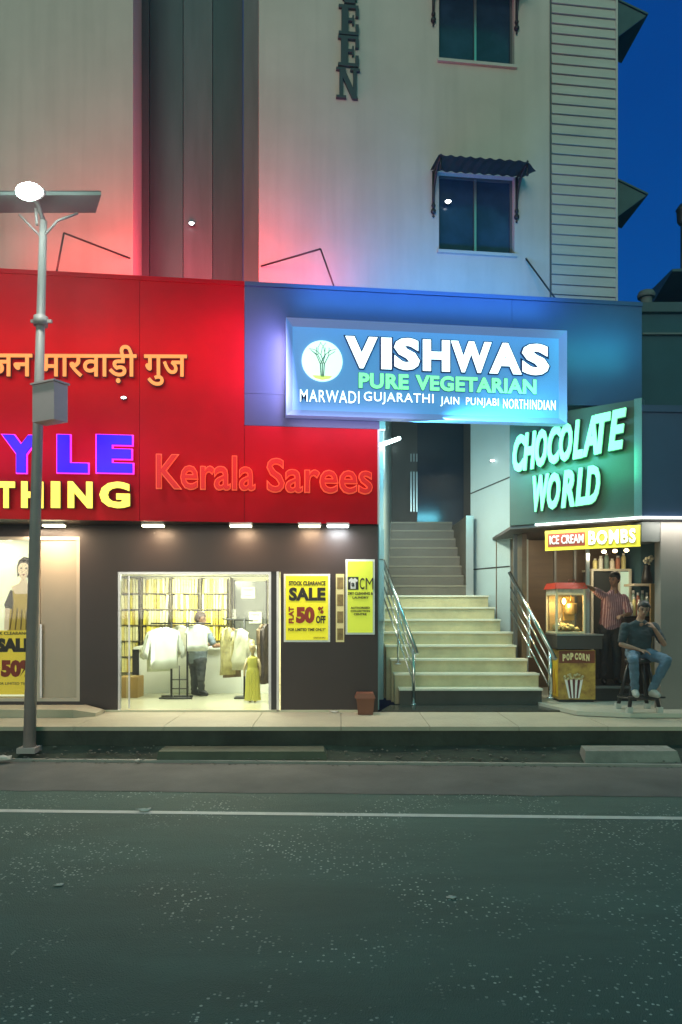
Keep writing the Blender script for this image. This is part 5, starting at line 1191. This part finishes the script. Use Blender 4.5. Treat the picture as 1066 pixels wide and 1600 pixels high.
def person(name, loc, label, J, face, mats, sleeve=.75, hair_back=False, hands=None, shoe=None):
    t = thing(name, loc, label, 'person')
    f = Vector(face).normalized(); hd = J['head']; hu = (hd - J['neck']).normalized(); hu = (hu * .5 + V(0, 0, 1) * .5).normalized(); sdv = f.cross(hu).normalized(); f = hu.cross(sdv).normalized()
    H = lambda a, b, c: hd + sdv * a + f * b + hu * c
    b = MB()
    b.hull([(H(0, -.015, .035), .082), (H(0, .012, .030), .078), (H(0, .035, -.055), .046)]); b.hull([(H(0, .03, -.06), .044), (H(0, .055, -.085), .024), (H(0, -.01, -.05), .055)])
    b.hull([(H(0, .088, .012), .010), (H(0, .102, -.022), .014)], 1); b.hull([(H(-.014, .09, -.028), .009), (H(.014, .09, -.028), .009)], 1)
    b.hull([(H(-.020, .076, -.056), .010), (H(.020, .076, -.056), .010), (H(0, .083, -.054), .010)], 1)
    for s in (-1, 1): b.hull([(H(s * .080, -.01, .012), (.014, .016, .026)), (H(s * .084, -.018, -.018), (.010, .012, .016))], 1)
    b.hull([(H(0, -.02, -.05), .052), (J['neck'], .056)]); b.hull([(J['neck'], .058), (J['neck'] - V(0, 0, .06), .075)])
    sR, sL_, hR, hL = J['shR'], J['shL'], J['hipR'], J['hipL']; ch = (sR + sL_) / 2; pv = (hR + hL) / 2; ax = (sR - sL_).normalized()
    mid = ch.lerp(pv, .55)
    def torso(mb, g):
        mb.hull([(sR - ax * .04 - V(0, 0, .01), .058 + g), (sL_ + ax * .04 - V(0, 0, .01), .058 + g), (ch.lerp(pv, .35) + ax * .07, .098 + g), (ch.lerp(pv, .35) - ax * .07, .098 + g)])
        mb.hull([(ch.lerp(pv, .3) + ax * .065, .10 + g), (ch.lerp(pv, .3) - ax * .065, .10 + g), (mid + ax * .055, .10 + g), (mid - ax * .055, .10 + g), (pv + ax * .06 + V(0, 0, .06), .108 + g), (pv - ax * .06 + V(0, 0, .06), .108 + g)])
        mb.hull([(J['neck'] - V(0, 0, .05), .06 + g * .5), (sR - ax * .08, .05 + g), (sL_ + ax * .08, .05 + g)])
    def pelvis(mb, g): mb.hull([(pv + ax * .06 + V(0, 0, .06), .105 + g), (pv - ax * .06 + V(0, 0, .06), .105 + g), (hR, .098 + g), (hL, .098 + g)])
    torso(b, 0); pelvis(b, 0)
    for s in 'RL':
        sh, el, wr = J['sh' + s], J['el' + s], J['wr' + s]
        b.hull([(sh, .056), (sh.lerp(el, .5), .046), (el, .038)]); b.hull([(el, .039), (el.lerp(wr, .35), .038), (wr, .025)])
        hs_ = (hands or {}).get(s, (wr - el, V(0, 0, 1), .6, 1)); hand(b, wr, *hs_)
        hp, kn, an, toe = J['hip' + s], J['kn' + s], J['an' + s], J['toe' + s]
        b.hull([(hp, .092), (kn, .056)]); b.hull([(kn, .056), (kn.lerp(an, .35) + (hp - kn).normalized() * .012, .055), (an, .038)]); b.hull([(an - V(0, 0, .02), .04), (toe, .032)], 1)
    body = solid(b, .0075, 'body', mats['skin'], t, 3)
    for s in (-1, 1):
        e_ = MB(); e_.ball(H(s * .031, .077, .012), (.014, .010, .008), 8); e_.build('eye', M['inkb'], body)
        e_ = MB(); e_.hull([(H(s * .018, .086, .032), .0045), (H(s * .046, .074, .032), .0038)], 1); e_.build('eyebrow', M['hair'], body)
    e_ = MB(); e_.hull([(H(-.018, .086, -.056), .005), (H(.018, .086, -.056), .005)], 1); e_.build('mouth', mat('lip', (.20, .07, .06), .5), body)
    h_ = MB(); h_.hull([(H(0, -.03, .055), .086), (H(0, .022, .072), .068)]); h_.hull([(H(0, -.045, .0), .078), (H(0, -.03, .06), .085), (H(0, -.05, -.035), .055)])
    for s in (-1, 1): h_.hull([(H(s * .062, .02, .055), .026), (H(s * .072, -.01, .005), .018), (H(s * .06, -.03, .05), .035)])
    solid(h_, .009, 'hair', mats['hair'], t, 3)
    c = MB(); torso(c, .016)
    c.hull([(pv + ax * .065 + V(0, 0, .03), .125), (pv - ax * .065 + V(0, 0, .03), .125), (mid, .12)])
    for s in 'RL':
        sh, el = J['sh' + s], J['el' + s]; c.hull([(sh, .074), (sh.lerp(el, sleeve), .062)])
        if sleeve > .95: c.hull([(el, .062), (el.lerp(J['wr' + s], .8), .042)])
    sm_ = solid(c, .010, 'shirt', mats['shirt'], t, 5)
    c = MB(); pelvis(c, .016)
    for s in 'RL':
        hp, kn, an = J['hip' + s], J['kn' + s], J['an' + s]
        c.hull([(hp, .108), (kn, .074)]); c.hull([(kn, .074), (kn.lerp(an, .4), .068), (an + V(0, 0, .02), .058)])
    solid(c, .010, 'trousers', mats['trousers'], t, 5)
    for s in 'RL':
        an, toe = J['an' + s], J['toe' + s]; c = MB(); bk_ = an - (toe - an).normalized() * .02
        c.hull([(an - V(0, 0, .005), .05), (V(an.x, an.y, toe.z + .0) + (V(an.x, an.y, 0) - V(toe.x, toe.y, 0)).normalized() * .03, .036), (toe, .038), (toe.lerp(an, .4), .05)])
        solid(c, .008, 'shoe', mats['shoe'], t, 2)
    return t
# seated man on the bar stool
k = lambda px, py, D: wp(px, py, D)
Jm = dict(head=V(4.475, 10.93, 1.975), neck=V(4.452, 11.0, 1.83), shR=V(4.235, 11.02, 1.72), shL=V(4.655, 11.0, 1.72), elR=V(4.15, 10.95, 1.46), wrR=V(4.365, 10.80, 1.385), elL=V(4.745, 10.86, 1.47), wrL=V(4.575, 10.80, 1.705),
          hipR=V(4.35, 11.03, 1.33), hipL=V(4.53, 11.03, 1.33), knR=V(4.20, 10.62, 1.25), knL=V(4.68, 10.62, 1.25), anR=V(4.27, 10.74, .80), anL=V(4.52, 10.74, .80), toeR=V(4.24, 10.60, .745), toeL=V(4.55, 10.60, .745))
person('person', (4.44, 11.0, .47), 'seated man in dark tee and jeans on bar stool with hand at mouth', Jm, (-.25, -1, -.12),
       dict(skin=M['skin'], hair=M['hair'], shirt=mat('dark_tee', (.028, .045, .052), .85, var=.2, scale=8, bump=.2, bscale=14), trousers=mat('denim', (.095, .17, .24), .85, var=.4, scale=9, bump=.25, bscale=30), shoe=mat('pale_sneaker', (.34, .35, .32), .6)),
       hands={'R': (V(.9, -.35, -.15), V(.2, -.3, .9), .45, 1), 'L': (V(-.55, .25, .8), V(.6, -.6, .3), 1.0, -1)})
stl = thing('bar_stool', (4.44, 11.05, .47), 'black bar stool with white feet and yellow leg sticker under the seated man', 'stool')
sc_ = V(4.44, 11.04, 0)
m_ = MB(); m_.lathe((sc_.x, sc_.y, 1.185), [(.17, 0), (.20, .015), (.20, .05), (.17, .07)], 24); m_.build('seat', M['black'], stl)
for a in (45, 135, 225, 315):
    d = V(math.cos(math.radians(a)), math.sin(math.radians(a)), 0); p0 = sc_ + d * .14 + V(0, 0, 1.19); p1 = sc_ + d * .315 + V(0, 0, .50)
    m_ = MB(); m_.tube([p0, p1], [.026, .030], 8); lg = m_.build('leg', M['black'], stl)
    m_ = MB(); q_ = p1; m_.box(q_.x - .038, q_.x + .038, q_.y - .038, q_.y + .038, .472, .55); m_.build('foot', mat('white_rubber', (.42, .43, .39), .6), lg, bevel=.008)
    if a == 225:
        m_ = MB(); q0, q1 = p0.lerp(p1, .22), p0.lerp(p1, .58); m_.hexa([q0 + V(-.022, -.034, 0), q0 + V(.022, -.034, 0), q1 + V(.022, -.038, 0), q1 + V(-.022, -.038, 0)], [q0 + V(-.022, -.028, 0), q0 + V(.022, -.028, 0), q1 + V(.022, -.032, 0), q1 + V(-.022, -.032, 0)]); m_.build('sticker', mat('yellow_sticker', (.80, .55, .02), .5), lg)
m_ = MB()
pts = [sc_ + V(.285 * math.cos(2 * math.pi * i / 24), .285 * math.sin(2 * math.pi * i / 24), .675) for i in range(25)]; m_.tube(pts, .014, 8, cap=False); m_.tube([sc_ + V(-.27, -.30, .70), sc_ + V(.27, -.30, .70)], .014, 8); m_.build('footrest', M['black'], stl)
# shopkeeper reaching towards the popcorn machine
Js = dict(head=V(4.545, 12.30, 2.47), neck=V(4.565, 12.36, 2.32), shR=V(4.38, 12.34, 2.20), shL=V(4.73, 12.36, 2.16), elR=V(4.18, 12.22, 2.30), wrR=V(4.03, 12.06, 2.36), elL=V(4.77, 12.22, 1.90), wrL=V(4.60, 12.05, 1.88),
          hipR=V(4.44, 12.45, 1.66), hipL=V(4.62, 12.45, 1.66), knR=V(4.42, 12.42, 1.22), knL=V(4.64, 12.42, 1.22), anR=V(4.42, 12.48, .81), anL=V(4.65, 12.48, .81), toeR=V(4.40, 12.33, .76), toeL=V(4.66, 12.33, .76))
ms_ = mat('maroon_striped_cloth', (.20, .085, .11), .8)
def stripes(m, c2):
    n = m.node_tree.nodes; l = m.node_tree.links; b = n['Principled BSDF']; t = [x for x in n if x.bl_idname == 'ShaderNodeTexCoord'][0]
    w = n.new('ShaderNodeTexWave'); w.inputs['Scale'].default_value = 9; w.inputs['Distortion'].default_value = .6; r = n.new('ShaderNodeValToRGB'); r.color_ramp.elements[0].position = .5; r.color_ramp.elements[1].position = .62
    r.color_ramp.elements[0].color = b.inputs['Base Color'].default_value; r.color_ramp.elements[1].color = (*c2, 1); l.new(t.outputs['Object'], w.inputs['Vector']); l.new(w.outputs['Fac'], r.inputs[0]); l.new(r.outputs[0], b.inputs['Base Color'])
stripes(ms_, (.42, .28, .32))
person('person', (4.5, 12.4, .72), 'shopkeeper in maroon striped shirt reaching one arm toward the popcorn machine', Js, (-.75, -.6, -.15),
       dict(skin=M['skin'], hair=M['hair'], shirt=ms_, trousers=mat('dark_trousers', (.022, .024, .028), .85), shoe=M['black']), sleeve=.85,
       hands={'R': (V(-.8, -.5, .1), V(0, 0, 1), .5, 1), 'L': (V(-.8, -.5, -.1), V(0, 0, 1), .6, -1)})
# shop assistant in the saree shop
Ja = dict(head=V(-2.50, 13.20, 1.80), neck=V(-2.53, 13.22, 1.655), shR=V(-2.36, 13.12, 1.55), shL=V(-2.68, 13.32, 1.55), elR=V(-2.24, 13.06, 1.33), wrR=V(-2.10, 13.22, 1.335), elL=V(-2.52, 13.42, 1.33), wrL=V(-2.28, 13.42, 1.34),
          hipR=V(-2.50, 13.18, 1.05), hipL=V(-2.64, 13.30, 1.05), knR=V(-2.49, 13.14, .74), knL=V(-2.63, 13.28, .74), anR=V(-2.49, 13.20, .52), anL=V(-2.65, 13.34, .52), toeR=V(-2.39, 13.14, .468), toeL=V(-2.55, 13.29, .468))
person('person', (-2.55, 13.25, ZF), 'shop assistant in a grey blue shirt standing behind the hanging shirts', Ja, (.75, -.25, -.35),
       dict(skin=M['skin'], hair=mat('brown_hair', (.05, .025, .015), .5), shirt=mat('grey_blue_cloth', (.20, .25, .30), .85, var=.15, scale=8), trousers=mat('charcoal_trousers', (.05, .055, .06), .85), shoe=M['black']), sleeve=.75,
       hands={'R': (V(1, .3, .0), V(0, 0, 1), .5, -1), 'L': (V(1, -.1, .0), V(0, 0, 1), .5, 1)})
cb = thing('cloth_bundle', (-1.95, 13.62, 1.286), 'cream cloth bundle laid on the counter at the assistant hands', 'cloth')
m_ = MB(); m_.box(-2.14, -1.62, 13.56, 13.9, 1.287, 1.34); bmesh.ops.subdivide_edges(m_.bm, edges=m_.bm.edges[:], cuts=8, use_grid_fill=True)
for v in m_.bm.verts:
    if v.co.z > 1.29: v.co.z += .05 * noise.noise(v.co * 7) + .04
for f in m_.bm.faces: f.smooth = True
m_.build('cloth', mat('cream_bundle', (.78, .72, .46), .8, var=.3, scale=8), cb)
m_ = MB(); m_.box(-2.08, -1.70, 13.60, 13.86, 1.42, 1.46); bmesh.ops.subdivide_edges(m_.bm, edges=m_.bm.edges[:], cuts=6, use_grid_fill=True)
for v in m_.bm.verts: v.co.z += .045 * noise.noise(v.co * 9) - .03
m_.build('fold', mat('yellow_fold', (.66, .52, .14), .8, var=.3, scale=9), cb)

# ------------------------------------------------------------------ thin scattering volume added to give the lamps halos
hz = bpy.data.materials.new('added_halo_air'); hz.use_nodes = True
n_ = hz.node_tree.nodes; n_.clear(); ou = n_.new('ShaderNodeOutputMaterial'); pv_ = n_.new('ShaderNodeVolumePrincipled')
pv_.inputs['Color'].default_value = (.95, .96, .97, 1); pv_.inputs['Density'].default_value = .0038; pv_.inputs['Anisotropy'].default_value = .55
hz.node_tree.links.new(pv_.outputs[0], ou.inputs['Volume'])
m_ = MB(); m_.box(-160, 160, -130, 190, -1.5, 15); m_.build('added_halo_volume', hz, kind='stuff')
